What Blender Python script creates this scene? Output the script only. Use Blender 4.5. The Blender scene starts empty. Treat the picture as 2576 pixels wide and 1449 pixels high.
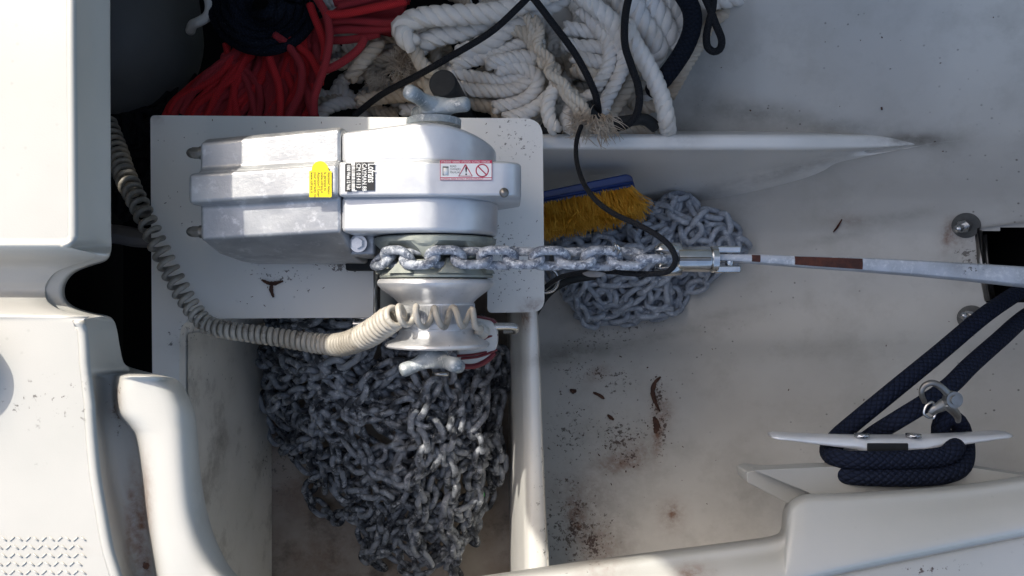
import bpy, bmesh, math, random
from mathutils import Vector, Matrix, noise
random.seed(7)
S=bpy.context.scene; COL=S.collection; R=math.radians; PI=math.pi
# ---------------- camera / light -----------------
H=0.88; F=1874.0                       # camera height over the windlass plinth, focal length in pixels of a 2576 wide frame
cam=bpy.data.cameras.new('camera'); cam.sensor_width=36; cam.lens=36*F/2576; cam.clip_start=.01; cam.clip_end=3000
co=bpy.data.objects.new('camera',cam); co.location=(0,0,H); COL.objects.link(co); S.camera=co
SDX,SDY=0.58,-0.88                     # horizontal travel of the sunlight per metre of drop
sd=Vector((SDX,SDY,-1)).normalized()
sl=bpy.data.lights.new('sun','SUN'); sl.energy=2.0; sl.angle=R(.5); sl.color=(1,.94,.83)
so=bpy.data.objects.new('sun',sl); so.rotation_euler=sd.to_track_quat('-Z','Y').to_euler(); so.location=(-1,2,3); COL.objects.link(so)
w=bpy.data.worlds.new('World'); S.world=w; w.use_nodes=True; nt=w.node_tree
sk=nt.nodes.new('ShaderNodeTexSky'); sk.sky_type='NISHITA'; sk.sun_disc=False
sk.air_density=.8; sk.dust_density=2.5; sk.ozone_density=.2; sk.sun_elevation=math.asin(-sd.z); sk.sun_rotation=math.atan2(-sd.x,-sd.y)
nt.links.new(sk.outputs[0],nt.nodes['Background'].inputs[0]); nt.nodes['Background'].inputs[1].default_value=.15
wb=nt.nodes.new('ShaderNodeMix'); wb.data_type='RGBA'; wb.blend_type='MULTIPLY'; wb.inputs[0].default_value=1; wb.inputs[7].default_value=(1.05,1,.90,1); nt.links.new(sk.outputs[0],wb.inputs[6]); nt.links.new(wb.outputs[2],nt.nodes['Background'].inputs[0])
S.view_settings.view_transform='Standard'; S.view_settings.look='None'; S.view_settings.gamma=1; S.view_settings.exposure=1.28
S.cycles.max_bounces=8; S.cycles.diffuse_bounces=5

def W(px,py,z):
    d=H-z; return Vector(((px-1288)*d/F,(724.5-py)*d/F,z))
def PX(v):
    d=H-v[2]; return (v[0]*F/d+1288, 724.5-v[1]*F/d)
def lerp(a,b,t): return a+(b-a)*t
def sstep(a,b,x):
    t=min(1,max(0,(x-a)/(b-a))); return t*t*(3-2*t)
def itp(tab,x):
    if x<=tab[0][0]: return tab[0][1]
    for (a,u),(b,v) in zip(tab,tab[1:]):
        if x<=b: return lerp(u,v,(x-a)/(b-a))
    return tab[-1][1]
def cr(p0,p1,p2,p3,t):
    return 0.5*((2*p1)+(p2-p0)*t+(2*p0-5*p1+4*p2-p3)*t*t+(3*p1-p0-3*p2+p3)*t**3)
def spline(P,n,closed=False):
    P=[Vector(p) for p in P]; m=len(P); out=[]
    rng=range(m if closed else m-1)
    for i in rng:
        if closed: q=[P[(i-1)%m],P[i],P[(i+1)%m],P[(i+2)%m]]
        else:
            q=[P[i-1] if i>0 else P[0]*2-P[1],P[i],P[i+1],P[i+2] if i+2<m else P[-1]*2-P[-2]]
        for k in range(n): out.append(cr(*q,k/n))
    if not closed: out.append(P[-1].copy())
    return out
def resample(P,step):
    out=[P[0].copy()]; acc=0; 
    for a,b in zip(P,P[1:]):
        L=(b-a).length
        if L<1e-9: continue
        t=step-acc
        while t<=L: out.append(a.lerp(b,t/L)); t+=step
        acc=L-(t-step)
    return out
# ---------------- materials -----------------
def mat(name,c1,c2=None,scale=8,rough=.5,metal=0,bump=0,bscale=200,lo=.4,hi=.6,detail=6,speck=0,attr=False,uvbraid=None,coat=0,dirtcol=(.06,.05,.04,1),spec=.5,c3=None,s3=60,l3=.6,h3=.7,rvar=0):
    m=bpy.data.materials.new(name); m.use_nodes=True; n=m.node_tree.nodes; L=m.node_tree.links; b=n['Principled BSDF']
    b.inputs['Roughness'].default_value=rough; b.inputs['Metallic'].default_value=metal; b.inputs['Coat Weight'].default_value=coat
    b.inputs['Specular IOR Level'].default_value=spec
    geo=n.new('ShaderNodeNewGeometry'); 
    def nz(sc,det=6,ro=.55):
        t=n.new('ShaderNodeTexNoise'); t.inputs['Scale'].default_value=sc; t.inputs['Detail'].default_value=det; t.inputs['Roughness'].default_value=ro
        L.new(geo.outputs['Position'],t.inputs['Vector']); return t.outputs[0]
    def rng(v,a,bb,x=0,y=1):
        r=n.new('ShaderNodeMapRange'); r.inputs[1].default_value=a; r.inputs[2].default_value=bb; r.inputs[3].default_value=x; r.inputs[4].default_value=y
        L.new(v,r.inputs[0]); return r.outputs[0]
    def mix(f,a,bb):
        x=n.new('ShaderNodeMix'); x.data_type='RGBA'
        for i,v in ((0,f),(6,a),(7,bb)):
            if hasattr(v,'links') or hasattr(v,'is_linked'): L.new(v,x.inputs[i])
            else: x.inputs[i].default_value=v if i==0 or len(v)==4 else (*v,1)
        return x.outputs[2]
    def math_(op,a,bb):
        x=n.new('ShaderNodeMath'); x.operation=op; x.use_clamp=(op!='MULTIPLY')
        for i,v in ((0,a),(1,bb)):
            if isinstance(v,(int,float)): x.inputs[i].default_value=v
            else: L.new(v,x.inputs[i])
        return x.outputs[0]
    col=(*c1,1)
    if c2: col=mix(rng(nz(scale,detail),lo,hi),c1,c2)
    if c3: col=mix(rng(nz(s3,8,.7),l3,h3),col,c3)
    if speck:
        v=n.new('ShaderNodeTexVoronoi'); v.inputs['Scale'].default_value=70; L.new(geo.outputs['Position'],v.inputs['Vector'])
        k=math_('MULTIPLY',rng(v.outputs['Distance'],.05,.12,1,0),rng(nz(9,3),.5,.62)); k=math_('MULTIPLY',k,speck)
        col=mix(k,col,(.03,.025,.02))
    if attr:
        for an,cc,sc in (('grime_shade',(.15,.14,.12),30),('dirt',(.07,.06,.05),160),('rust',(.16,.06,.02),120),('brown',(.045,.018,.01),220)):
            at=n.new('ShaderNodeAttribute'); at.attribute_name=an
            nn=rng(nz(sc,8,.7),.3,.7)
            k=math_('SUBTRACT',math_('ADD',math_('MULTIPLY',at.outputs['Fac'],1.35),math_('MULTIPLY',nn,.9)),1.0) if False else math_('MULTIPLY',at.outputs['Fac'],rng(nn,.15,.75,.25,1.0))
            if an not in ('rust','grime_shade'):
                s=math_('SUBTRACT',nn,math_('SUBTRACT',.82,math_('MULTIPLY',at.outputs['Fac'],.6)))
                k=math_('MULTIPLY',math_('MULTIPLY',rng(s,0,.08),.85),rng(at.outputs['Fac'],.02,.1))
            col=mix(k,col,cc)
    if uvbraid:
        tc=n.new('ShaderNodeUVMap'); sep=n.new('ShaderNodeSeparateXYZ'); L.new(tc.outputs[0],sep.inputs[0])
        fu,fv,amp,dk=uvbraid
        def sinw(sgn):
            a=math_('MULTIPLY',sep.outputs[0],fu*2*PI); c=math_('MULTIPLY',sep.outputs[1],fv*2*PI*sgn)
            x=n.new('ShaderNodeMath'); x.operation='ADD'; L.new(a,x.inputs[0]); L.new(c,x.inputs[1])
            y=n.new('ShaderNodeMath'); y.operation='SINE'; L.new(x.outputs[0],y.inputs[0])
            z=n.new('ShaderNodeMath'); z.operation='ABSOLUTE'; L.new(y.outputs[0],z.inputs[0]); return z.outputs[0]
        h=math_('MULTIPLY',sinw(1),sinw(-1))
        col=mix(rng(h,0,.3),tuple(v*dk for v in c1),col)
        bp=n.new('ShaderNodeBump'); bp.inputs['Strength'].default_value=.9; bp.inputs['Distance'].default_value=amp
        L.new(h,bp.inputs['Height']); L.new(bp.outputs[0],b.inputs['Normal'])
    if bump:
        bp=n.new('ShaderNodeBump'); bp.inputs['Strength'].default_value=bump; bp.inputs['Distance'].default_value=.001
        L.new(nz(bscale,6,.65),bp.inputs['Height']); L.new(bp.outputs[0],b.inputs['Normal'])
    if rvar: L.new(rng(nz(40,6,.7),.3,.7,rough-rvar,rough+rvar),b.inputs['Roughness'])
    if isinstance(col,tuple): b.inputs['Base Color'].default_value=col
    else: L.new(col,b.inputs['Base Color'])
    return m
M={}
M['gel']=mat('gelcoat',(.82,.81,.78),(.77,.765,.73),3,rough=.32,speck=.35,attr=True,bump=.06,bscale=60)
M['deck']=mat('deck_gelcoat',(.44,.435,.415),(.40,.40,.38),5,rough=.42,speck=.12,attr=True,bump=.12,bscale=900)
M['hull']=mat('hull_interior',(.55,.54,.51),(.48,.47,.445),5,rough=.42,speck=.8,attr=True,bump=.25,bscale=45,c3=(.42,.41,.38),s3=14,l3=.5,h3=.75)
M['well']=mat('chain_well',(.76,.735,.68),(.66,.64,.58),6,rough=.5,speck=.8,attr=True,bump=.3,bscale=60,c3=(.27,.245,.21),s3=12,l3=.52,h3=.75)
M['wellfloor']=mat('well_floor',(.38,.33,.28),(.25,.205,.17),9,rough=.5,speck=.5,attr=True,bump=.3,bscale=60,c3=(.12,.095,.075),s3=14,l3=.52,h3=.7)
M['dark']=mat('deep_shade_liner',(.012,.012,.013),rough=.9,spec=.1)  # near-black colour stands in for deep shade inside locker and slot
M['alu']=mat('cast_aluminium',(.50,.51,.52),(.38,.39,.41),25,rough=.42,metal=.55,bump=.25,bscale=260,c3=(.66,.67,.68),s3=70,l3=.54,h3=.68,rvar=.08)
M['alu2']=mat('bare_aluminium',(.66,.67,.68),(.55,.56,.58),18,rough=.36,metal=.45,bump=.12,bscale=200,rvar=.08)
M['alu3']=mat('polished_aluminium',(.72,.72,.73),(.55,.56,.57),20,rough=.36,metal=.5,bump=.1,bscale=300,c3=(.36,.37,.38),s3=60,l3=.62,h3=.72,rvar=.1)
M['bronze']=mat('weathered_gypsy',(.36,.38,.33),(.26,.28,.26),40,rough=.62,metal=.35,bump=.5,bscale=220,c3=(.10,.10,.09),s3=150,l3=.64,h3=.7)
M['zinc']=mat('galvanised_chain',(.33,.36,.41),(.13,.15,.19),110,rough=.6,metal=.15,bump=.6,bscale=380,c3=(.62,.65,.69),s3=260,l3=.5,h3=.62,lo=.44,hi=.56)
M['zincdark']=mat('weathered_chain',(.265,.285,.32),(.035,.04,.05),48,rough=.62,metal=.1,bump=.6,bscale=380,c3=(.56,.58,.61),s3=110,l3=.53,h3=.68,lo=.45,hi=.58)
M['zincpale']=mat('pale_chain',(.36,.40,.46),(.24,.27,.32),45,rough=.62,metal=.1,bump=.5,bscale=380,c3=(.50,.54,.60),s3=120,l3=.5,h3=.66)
M['lever']=mat('galvanised_lever',(.44,.48,.50),(.20,.24,.27),60,rough=.55,metal=.4,bump=.7,bscale=300,c3=(.66,.68,.68),s3=120,l3=.52,h3=.64)
M['steel']=mat('stainless_steel',(.62,.62,.62),(.5,.5,.5),40,rough=.25,metal=1)
M['dsteel']=mat('dull_steel',(.30,.30,.29),(.22,.2,.18),40,rough=.4,metal=.9)
M['washer']=mat('weathered_washer',(.11,.11,.105),(.07,.07,.07),60,rough=.55,metal=.5)
M['black']=mat('black_rubber',(.018,.02,.022),(.03,.032,.034),30,rough=.6,bump=.2,spec=.2)
M['cord']=mat('black_cord',(.014,.015,.018),rough=.75,spec=.2,uvbraid=(160,3,.0006,.5))
M['navy']=mat('navy_braid',(.012,.017,.036),rough=.85,spec=.15,uvbraid=(70,4,.0016,.35))
M['dnavy']=mat('dark_navy_braid',(.007,.010,.018),rough=.85,spec=.15,uvbraid=(90,4,.0012,.4))
M['red']=mat('red_braid',(.60,.016,.022),rough=.8,uvbraid=(190,5,.0009,.3))
M['redf']=mat('faded_red_braid',(.38,.025,.035),rough=.85,uvbraid=(190,5,.0009,.4))
M['wrope']=mat('white_rope',(.72,.69,.64),(.56,.49,.41),14,rough=.8,bump=.9,bscale=500,c3=(.72,.70,.68),s3=9,l3=.5,h3=.65,lo=.5,hi=.72)
M['crope']=mat('cream_rope',(.60,.54,.45),(.42,.33,.24),16,rough=.85,bump=.9,bscale=500,lo=.4,hi=.65)
M['coil']=mat('coil_cable',(.52,.49,.43),(.36,.33,.28),25,rough=.45,c3=(.10,.075,.055),s3=55,l3=.56,h3=.68,attr=True)
M['cleat']=mat('anodised_cleat',(.80,.81,.83),(.70,.71,.73),20,rough=.3,metal=.35)
M['hand']=mat('handset_shell',(.62,.61,.58),(.55,.54,.50),20,rough=.4)
M['maroon']=mat('maroon_trim',(.16,.02,.03),rough=.5)
M['blue']=mat('blue_plastic',(.006,.030,.15),(.005,.024,.11),20,rough=.35)
M['bris']=mat('yellow_bristle',(.90,.57,.09),(.70,.37,.03),60,rough=.6)
M['leaf']=mat('dry_leaf',(.05,.022,.014),(.10,.045,.028),60,rough=.7)
M['yellow']=mat('yellow_sticker',(.85,.66,0.0),rough=.4)
M['ink']=mat('black_print',(.01,.01,.012),rough=.4)
M['wink']=mat('white_print',(.8,.8,.78),rough=.4)
M['rink']=mat('red_print',(.55,.03,.08),rough=.4)
M['shank']=mat('galvanised_shank',(.46,.48,.52),(.33,.35,.38),50,rough=.6,metal=.1,bump=.6,bscale=300,c3=(.62,.63,.65),s3=100,l3=.5,h3=.66,attr=True)
M['rusty']=mat('rusty_steel',(.10,.028,.015),(.05,.016,.011),90,rough=.85,bump=1,bscale=350)
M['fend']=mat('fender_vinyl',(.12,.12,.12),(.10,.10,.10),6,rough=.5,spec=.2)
M['hose']=mat('grey_hose',(.12,.12,.13),rough=.6)
M['sea']=mat('sea_water',(.01,.05,.07),rough=.08,bump=1,bscale=3)
M['fray']=mat('frayed_fibre',(.60,.54,.46),(.42,.33,.24),30,rough=.9)
M['green']=mat('green_tape',(.02,.45,.05),rough=.5)
# ---------------- object helpers -----------------
def tag(o,label=None,cat=None,group=None,kind=None):
    if label: o['label']=label
    if cat: o['category']=cat
    if group: o['group']=group
    if kind: o['kind']=kind
    return o
def empty(name,loc=(0,0,0)):
    o=bpy.data.objects.new(name,None); o.location=loc; COL.objects.link(o); o.empty_display_size=.02; return o
def link(name,bm,m,parent=None,smooth=True,bevel=0,seg=3,ang=35):
    me=bpy.data.meshes.new(name)
    bmesh.ops.recalc_face_normals(bm,faces=bm.faces)
    bm.to_mesh(me); bm.free()
    return linkme(name,me,m,parent,smooth,bevel,seg,ang)
def linkme(name,me,m,parent=None,smooth=True,bevel=0,seg=3,ang=35):
    me.materials.append(M[m] if isinstance(m,str) else m)
    if smooth: me.shade_smooth()
    o=bpy.data.objects.new(name,me); COL.objects.link(o)
    if parent:
        o.parent=parent; o.matrix_parent_inverse=Matrix.Translation(-Vector(parent.location))
    if bevel:
        b=o.modifiers.new('b','BEVEL'); b.width=bevel; b.segments=seg; b.limit_method='ANGLE'; b.angle_limit=R(ang)
        b.harden_normals=True
    return o
def pyd(name,V,Fc,m,parent=None,uv=None,**k):
    me=bpy.data.meshes.new(name); me.from_pydata([tuple(v) for v in V],[],Fc); 
    if uv:
        l=me.uv_layers.new(name='UVMap'); d=[]
        for f in Fc:
            for i in f: d+=uv[i]
        # fix wrap seams
        l.data.foreach_set('uv',d)
    me.update(); return linkme(name,me,m,parent,**k)
def frames(P):
    T=[]; n=len(P)
    for i in range(n):
        t=(P[min(i+1,n-1)]-P[max(i-1,0)]); T.append(t.normalized() if t.length>1e-9 else Vector((1,0,0)))
    u=Vector((0,0,1)); u=(u-T[0]*u.dot(T[0])); 
    if u.length<.1: u=Vector((0,1,0)); u=u-T[0]*u.dot(T[0])
    u.normalize(); U=[u]
    for i in range(1,n):
        u=U[-1]-T[i]*U[-1].dot(T[i]); u.normalize(); U.append(u)
    return T,U,[t.cross(u) for t,u in zip(T,U)]
class MB:
    def __init__(s): s.V=[];s.F=[];s.uv=[]
    def tube(s,P,r,n=10,cap=True,rf=None,squash=1):
        T,U,B=frames(P); b0=len(s.V); L=0
        for i,p in enumerate(P):
            if i: L+=(p-P[i-1]).length
            rr=rf(i/(len(P)-1)) if rf else r
            for k in range(n+1):
                a=2*PI*k/n; s.V.append(p+(U[i]*math.cos(a)*squash+B[i]*math.sin(a))*rr); s.uv.append((L,k/n))
        for i in range(len(P)-1):
            for k in range(n):
                a=b0+i*(n+1)+k; s.F.append((a,a+1,a+n+2,a+n+1))
        if cap:
            s.F.append(tuple(b0+k for k in range(n))[::-1]); e=b0+(len(P)-1)*(n+1); s.F.append(tuple(e+k for k in range(n)))
        return s
    def twist(s,P,Rr,pitch,strands=3,n=7,ph=0,wob=0,rs=.56):
        P=resample(P,pitch/9); T,U,B=frames(P)
        for j in range(strands):
            Q=[]; L=0
            for i,p in enumerate(P):
                if i: L+=(p-P[i-1]).length
                a=ph+2*PI*(L/pitch+j/strands)+ (wob*noise.noise(p*30) if wob else 0)
                Q.append(p+(U[i]*math.cos(a)+B[i]*math.sin(a))*Rr*(1-rs))
            s.tube(Q,Rr*rs,n)
        return s
    def box(s,c,h,rot=None):
        b=len(s.V)
        for x in (-1,1):
            for y in (-1,1):
                for z in (-1,1):
                    v=Vector((x*h[0],y*h[1],z*h[2])); 
                    if rot: v=rot@v
                    s.V.append(Vector(c)+v); s.uv.append((0,0))
        for f in ((0,1,3,2),(4,6,7,5),(0,4,5,1),(2,3,7,6),(0,2,6,4),(1,5,7,3)): s.F.append(tuple(b+i for i in f))
        return s
    def obj(s,name,m,parent=None,**k): return pyd(name,s.V,s.F,m,parent,uv=s.uv,**k)
def tubeobj(name,P,r,m,parent=None,n=10,**k):
    mb=MB(); mb.tube(P,r,n,**k); return mb.obj(name,m,parent)
def pxpath(L,n=8): return spline([W(*p) for p in L],n)
def prism(poly,z0,z1,name,m,parent=None,bevel=0,**k):
    bm=bmesh.new(); vs=[bm.verts.new((p[0],p[1],z1)) for p in poly]; f=bm.faces.new(vs)
    r=bmesh.ops.extrude_face_region(bm,geom=[f]); 
    for v in r['geom']:
        if isinstance(v,bmesh.types.BMVert): v.co.z=z0
    return link(name,bm,m,parent,bevel=bevel,**k)
def roundpoly(P,r,n=5):
    P=[Vector(p[:2]) for p in P]; out=[]; m=len(P)
    for i in range(m):
        a,b,c=P[i-1],P[i],P[(i+1)%m]; rr=r[i] if isinstance(r,(list,tuple)) else r
        u=(a-b); v=(c-b); d=min(rr,u.length*.45,v.length*.45)
        p0=b+u.normalized()*d; p1=b+v.normalized()*d
        if rr<=0: out.append(b); continue
        for k in range(n+1):
            t=k/n; out.append(p0*(1-t)**2+b*2*t*(1-t)+p1*t*t)
    return out
def lathe_y(name,prof,cx,cz,m,parent=None,n=64,rf=None,**k):
    V=[];Fc=[]
    for (y,r) in prof:
        for i in range(n):
            a=2*PI*i/n; rr=rf(y,r,a) if rf else r
            V.append((cx+rr*math.sin(a),y,cz+rr*math.cos(a)))
    for j in range(len(prof)-1):
        for i in range(n):
            Fc.append((j*n+i,j*n+(i+1)%n,(j+1)*n+(i+1)%n,(j+1)*n+i))
    Fc.append(tuple(range(n))[::-1]); Fc.append(tuple((len(prof)-1)*n+i for i in range(n)))
    bm=bmesh.new(); vs=[bm.verts.new(v) for v in V]; 
    for f in Fc: bm.faces.new([vs[i] for i in f])
    o=link(name,bm,m,parent,smooth=True,**k); sm(o,30); return o
def sm(o,ang):
    me=o.data; bm=bmesh.new(); bm.from_mesh(me)
    for e in bm.edges:
        if len(e.link_faces)==2 and e.calc_face_angle(0)>R(ang): e.smooth=False
    bm.to_mesh(me); bm.free(); return o
# stain blobs, some of them painted crease shade: px,py,rx,ry,angle,strength
ST={'rust':[(2655-1000,1085,12,55,5,.95),(1665,1040,22,40,10,.7),(1560,1165,60,22,-8,.75),(1590,1140,40,30,0,.5),(1692,1290,12,22,10,1.0),(1690,1296,30,36,0,.45),(1505,940,26,14,-25,.6),
     (1450,1300,26,60,-10,.8),(1500,1370,60,80,-20,.45),(1470,1240,70,50,0,.35),(1740,1443,22,14,0,1),(1745,1440,40,25,0,.5),(2385,590,12,34,10,.9),(2400,600,30,20,0,.5),(2130,555,40,14,0,.3),
     (330,1290,10,110,4,.9),(355,1330,18,120,4,.95),(370,1420,10,40,0,.9),(293,1010,6,40,0,.9),(285,1010,14,50,0,.4),(1320,800,16,22,0,.9),(1340,772,30,10,-15,.7),(390,297,9,12,0,.9),(800,1400,80,50,-20,.42),(750,1230,50,30,-30,.45),(800,1290,50,30,0,.3),(1230,1330,20,60,0,.25),(195,1387,10,8,0,.8)],
    'dirt':[(1450,930,50,30,0,.25),(1560,1090,70,40,-10,.35),(1440,1090,50,60,0,.35),(1550,960,40,30,0,.4),(1450,1330,70,80,0,.45),(2440,650,30,30,0,.5),(1520,850,120,22,-12,.35),
     (700,690,60,12,0,.5),(860,665,50,14,0,.6),(1300,350,40,40,0,.3),(1280,650,60,60,0,.35),(1380,1200,30,100,0,.2),(740,1240,60,30,-30,.12),
     (290,1010,14,60,0,.4),(2350,1432,90,8,-12,.25),(50,1160,50,6,0,.3),(480,830,60,25,-30,.3),(110,1010,90,60,0,.22),(700,1160,40,60,0,.3)],
    'grime_shade':[(1900,285,170,26,8,.55),(2120,320,160,18,2,.5),(1720,330,60,40,0,.4),(1950,440,240,18,-14,.45),(1700,500,120,14,-4,.5),(2250,545,140,14,-8,.35),(2090,600,90,10,-10,.35),(1440,890,150,20,-10,.6),(1650,850,160,12,-12,.5),(1830,790,120,10,-12,.3),(1480,1330,130,110,0,.35),(1560,1130,120,60,0,.3),(2430,660,50,60,0,.4),(1900,1250,80,90,0,.35),(2300,352,90,18,0,.9),(480,860,60,30,0,.35),(500,1250,20,200,0,.25),(560,1150,30,120,0,.25)],  # dirt plus painted shade along hull creases; divider tip darkened to blend in
    'brown':[(1655,1000,12,35,10,.85),(1668,1085,10,50,5,.75),(1560,1110,40,16,-20,.7),(1590,1150,18,12,0,.7),(1440,1330,16,26,0,.7),(1490,1370,16,34,-15,.8),(1455,1275,10,20,0,.6),(1500,935,18,8,-20,.6),(362,1425,8,16,0,.6),(2330,1437,40,5,-12,.4),(1410,985,9,7,0,.7),(1430,1210,30,14,0,.4)]}
def blob(kind,px,py):
    s=0
    for (x,y,rx,ry,a,k) in ST[kind]:
        dx=px-x; dy=py-y
        if abs(dx)>3*max(rx,ry) or abs(dy)>3*max(rx,ry): continue
        c=math.cos(R(a)); sn=math.sin(R(a)); u=(dx*c+dy*sn)/rx; v=(-dx*sn+dy*c)/ry
        s=max(s,k*math.exp(-(u*u+v*v)*.8))
    return s if s>.02 else 0
def addattrs(o):
    me=o.data; cache=[PX(v.co) for v in me.vertices]
    for kd in ('rust','dirt','brown','grime_shade'):
        a=me.attributes.new(kd,'FLOAT','POINT'); a.data.foreach_set('value',[blob(kd,*p) for p in cache])
def grid(name,rows,m,parent=None,attrs=True,smooth=True,skip=None):
    nr=len(rows); nc=len(rows[0]); V=[v for r in rows for v in r]; Fc=[]
    for i in range(nr-1):
        for j in range(nc-1):
            if skip and skip(rows[i][j]): continue
            Fc.append((i*nc+j,i*nc+j+1,(i+1)*nc+j+1,(i+1)*nc+j))
    bm=bmesh.new(); vs=[bm.verts.new(v) for v in V]
    for f in Fc:
        try: bm.faces.new([vs[i] for i in f])
        except ValueError: pass
    o=link(name,bm,m,parent,smooth=smooth)
    if attrs: addattrs(o)
    return o
def loft(name,stations,m,na=6,nb=6,parent=None,**k):
    cols=[spline(s,na) for s in stations]; rows=[]
    for j in range(len(cols[0])):
        rows.append(spline([c[j] for c in cols],nb))
    return grid(name,rows,m,parent,**k)
# ---------------- the boat mouldings (setting) -----------------
BASE=[(1200,-.36),(1340,-.35),(1600,-.335),(1750,-.305),(1900,-.255),(2100,-.19),(2300,-.138),(2460,-.092),(2620,-.042),(2800,.02),(3200,.17)]
RISE=[(-900,.55),(-150,.27),(0,.22),(150,.175),(250,.145),(340,.115),(420,.07),(500,.025),(580,0),(740,0),(800,.006),(860,.02),(900,.046),(1000,.09),(1100,.135),(1300,.215),(1450,.265),(1700,.33)]
KX=[(1340,1),(1900,.85),(2400,.55),(2800,.4)]
def hz(px,py):
    z=0
    for dx,dy in ((0,0),(40,0),(-40,0),(0,22),(0,-22)): z+=itp(BASE,px+dx)+itp(RISE,py+dy)*itp(KX,px)
    return z/5
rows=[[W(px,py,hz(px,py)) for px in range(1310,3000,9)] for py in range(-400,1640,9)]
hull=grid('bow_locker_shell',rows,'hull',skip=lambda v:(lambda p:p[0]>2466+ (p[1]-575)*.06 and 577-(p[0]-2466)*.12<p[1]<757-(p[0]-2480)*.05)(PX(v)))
tag(hull,kind='structure')
# the ridge dividing the bow locker
sts=[]
for px,py1,pb in ((1340,377,495),(1500,378,506),(1650,379,512),(1800,379,500),(1900,379,480),(2000,379,456),(2100,377,430),(2200,374,402),(2300,366,374),(2350,358,362),(2420,352,354)):
    zt=lerp(-.065,hz(px,350)-.004,sstep(1980,2330,px)) if px<2340 else hz(px,350)-.012; zb=hz(px,pb)-.01; zk=hz(px,330)-.02
    t=sstep(2150,2400,px)
    if px>2340: zb-=.025; zk-=.025
    sts.append([W(px,334-6*(1-t),zk),W(px,337,lerp(zt-.02,zk,t*.6)),W(px,338,zt-.006),W(px,345,zt),W(px,356,zt),W(px,lerp(370,362,t),zt-.001),W(px,py1,zt-.008),W(px,py1+5,zt-.022),W(px,lerp(py1,pb,.5),max(lerp(zt-.03,zb,.5),hz(px,lerp(py1,pb,.5))+.004*(1-t))),W(px,pb-8,zb+.018*(1-sstep(1950,2200,px))+.004*(1-t)),W(px,pb+6,zb)])
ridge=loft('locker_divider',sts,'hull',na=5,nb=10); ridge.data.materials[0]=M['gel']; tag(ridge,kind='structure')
# plinth (windlass box) with left rim of the chain well
P=[(378,290),(1365,298),(1370,785),(1226,787),(1226,668),(946,668),(946,799),(452,802),(446,1600),(388,1600)]
pp=roundpoly([W(a,b,0) for a,b in P],[.006,.022,.016,.006,.006,.004,.004,.022,0,0],6)
box=prism(pp,-.37,0,'windlass_plinth','gel',bevel=.006,seg=4)
for n_ in ('rust','dirt','brown'): pass
me=box.data; bm=bmesh.new(); bm.from_mesh(me); 
bm.to_mesh(me); bm.free(); tag(box,kind='structure')
# dirt needs vertices: subdivided sheet 1 mm above is avoided, the plinth top is gridded instead
def subdiv_top(o,cut=26):
    bm=bmesh.new(); bm.from_mesh(o.data)
    zs=max(v.co.z for v in bm.verts)
    xs=[v.co.x for v in bm.verts]; ys=[v.co.y for v in bm.verts]
    for i in range(1,cut*2):
        x=lerp(min(xs),max(xs),i/(cut*2)); g=[f for f in bm.faces if min(v.co.z for v in f.verts)>zs-.001]
        es={e for f in g for e in f.edges}; vs={v for f in g for v in f.verts}
        bmesh.ops.bisect_plane(bm,geom=list(g)+list(es)+list(vs),plane_co=(x,0,0),plane_no=(1,0,0))
    for i in range(1,cut*2):
        y=lerp(min(ys),max(ys),i/(cut*2)); g=[f for f in bm.faces if min(v.co.z for v in f.verts)>zs-.001]
        es={e for f in g for e in f.edges}; vs={v for f in g for v in f.verts}
        bmesh.ops.bisect_plane(bm,geom=list(g)+list(es)+list(vs),plane_co=(0,y,0),plane_no=(0,1,0))
    bm.to_mesh(o.data); bm.free(); addattrs(o); o.data.shade_smooth()
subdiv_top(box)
# right rim of the chain well
sts=[]
for py,xa,xb in ((700,1322,1352),(786,1322,1352),(900,1322,1357),(1050,1326,1362),(1250,1328,1370),(1449,1330,1381),(1700,1334,1390)):
    sts.append([W(xa-47,py+40,-.34),W(xa-42,py,-.25),W(xa-30,py,-.12),W(xa-14,py,-.045),W(xa-4,py,-.025),W(xa+8,py,-.016),W(lerp(xa,xb,.6),py,-.015),W(xb-5,py,-.018),W(xb,py,-.026),W(xb-2,py,-.05),W(xb-25,py,-.37)])
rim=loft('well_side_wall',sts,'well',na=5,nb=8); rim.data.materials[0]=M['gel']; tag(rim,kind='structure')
# well floor
rows=[[W(px,py,-.338+.012*sstep(760,600,px)) for px in range(560,1330,12)] for py in range(560,1700,12)]
wf=grid('chain_well_floor',rows,'wellfloor'); tag(wf,kind='structure')
# inner left face of the well is painted as the box; a thin liner gives it its own grime
rows=[[W(452.5,py,0)+Vector((.0022,0,-k*.0165)) for k in range(1,21)] for py in range(842,2000,14)]
wl=grid('chain_well_wall',rows,'well'); tag(wl,kind='structure')
# left deck + coaming
def st(py,L): return [W(px,py+dy,z) for (px,dy,z) in L]
D=.296
def top(py,c,e,ze=.24,zt=D): return st(py,[(-700,0,zt),(c-60,0,zt),(c-18,0,zt),(c,0,zt-.001),(c+8,0,zt-.006),(lerp(c,e,.55),0,lerp(zt-.01,ze,.5)),(e-6,0,ze+.003),(e,0,ze-.004),(e-1,0,ze-.03),(e-4,0,ze-.05),(e-8,0,ze-.07),(e-20,0,ze-.10),(e-30,0,ze-.12)])
def rec(py,e,zl,zL=None): return st(py,[(-700,0,zL or zl),(e-105,0,zL or zl),(e-74,0,((zL or zl)+zl)/2-.001),(e-54,0,zl-.001),(e-42,0,zl-.002),(e-22,0,zl-.004),(e-6,0,zl-.006),(e,0,zl-.012),(e-1,0,zl-.03),(e-4,0,zl-.05),(e-8,0,zl-.07),(e-20,0,zl-.10),(e-30,0,zl-.12)])
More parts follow.
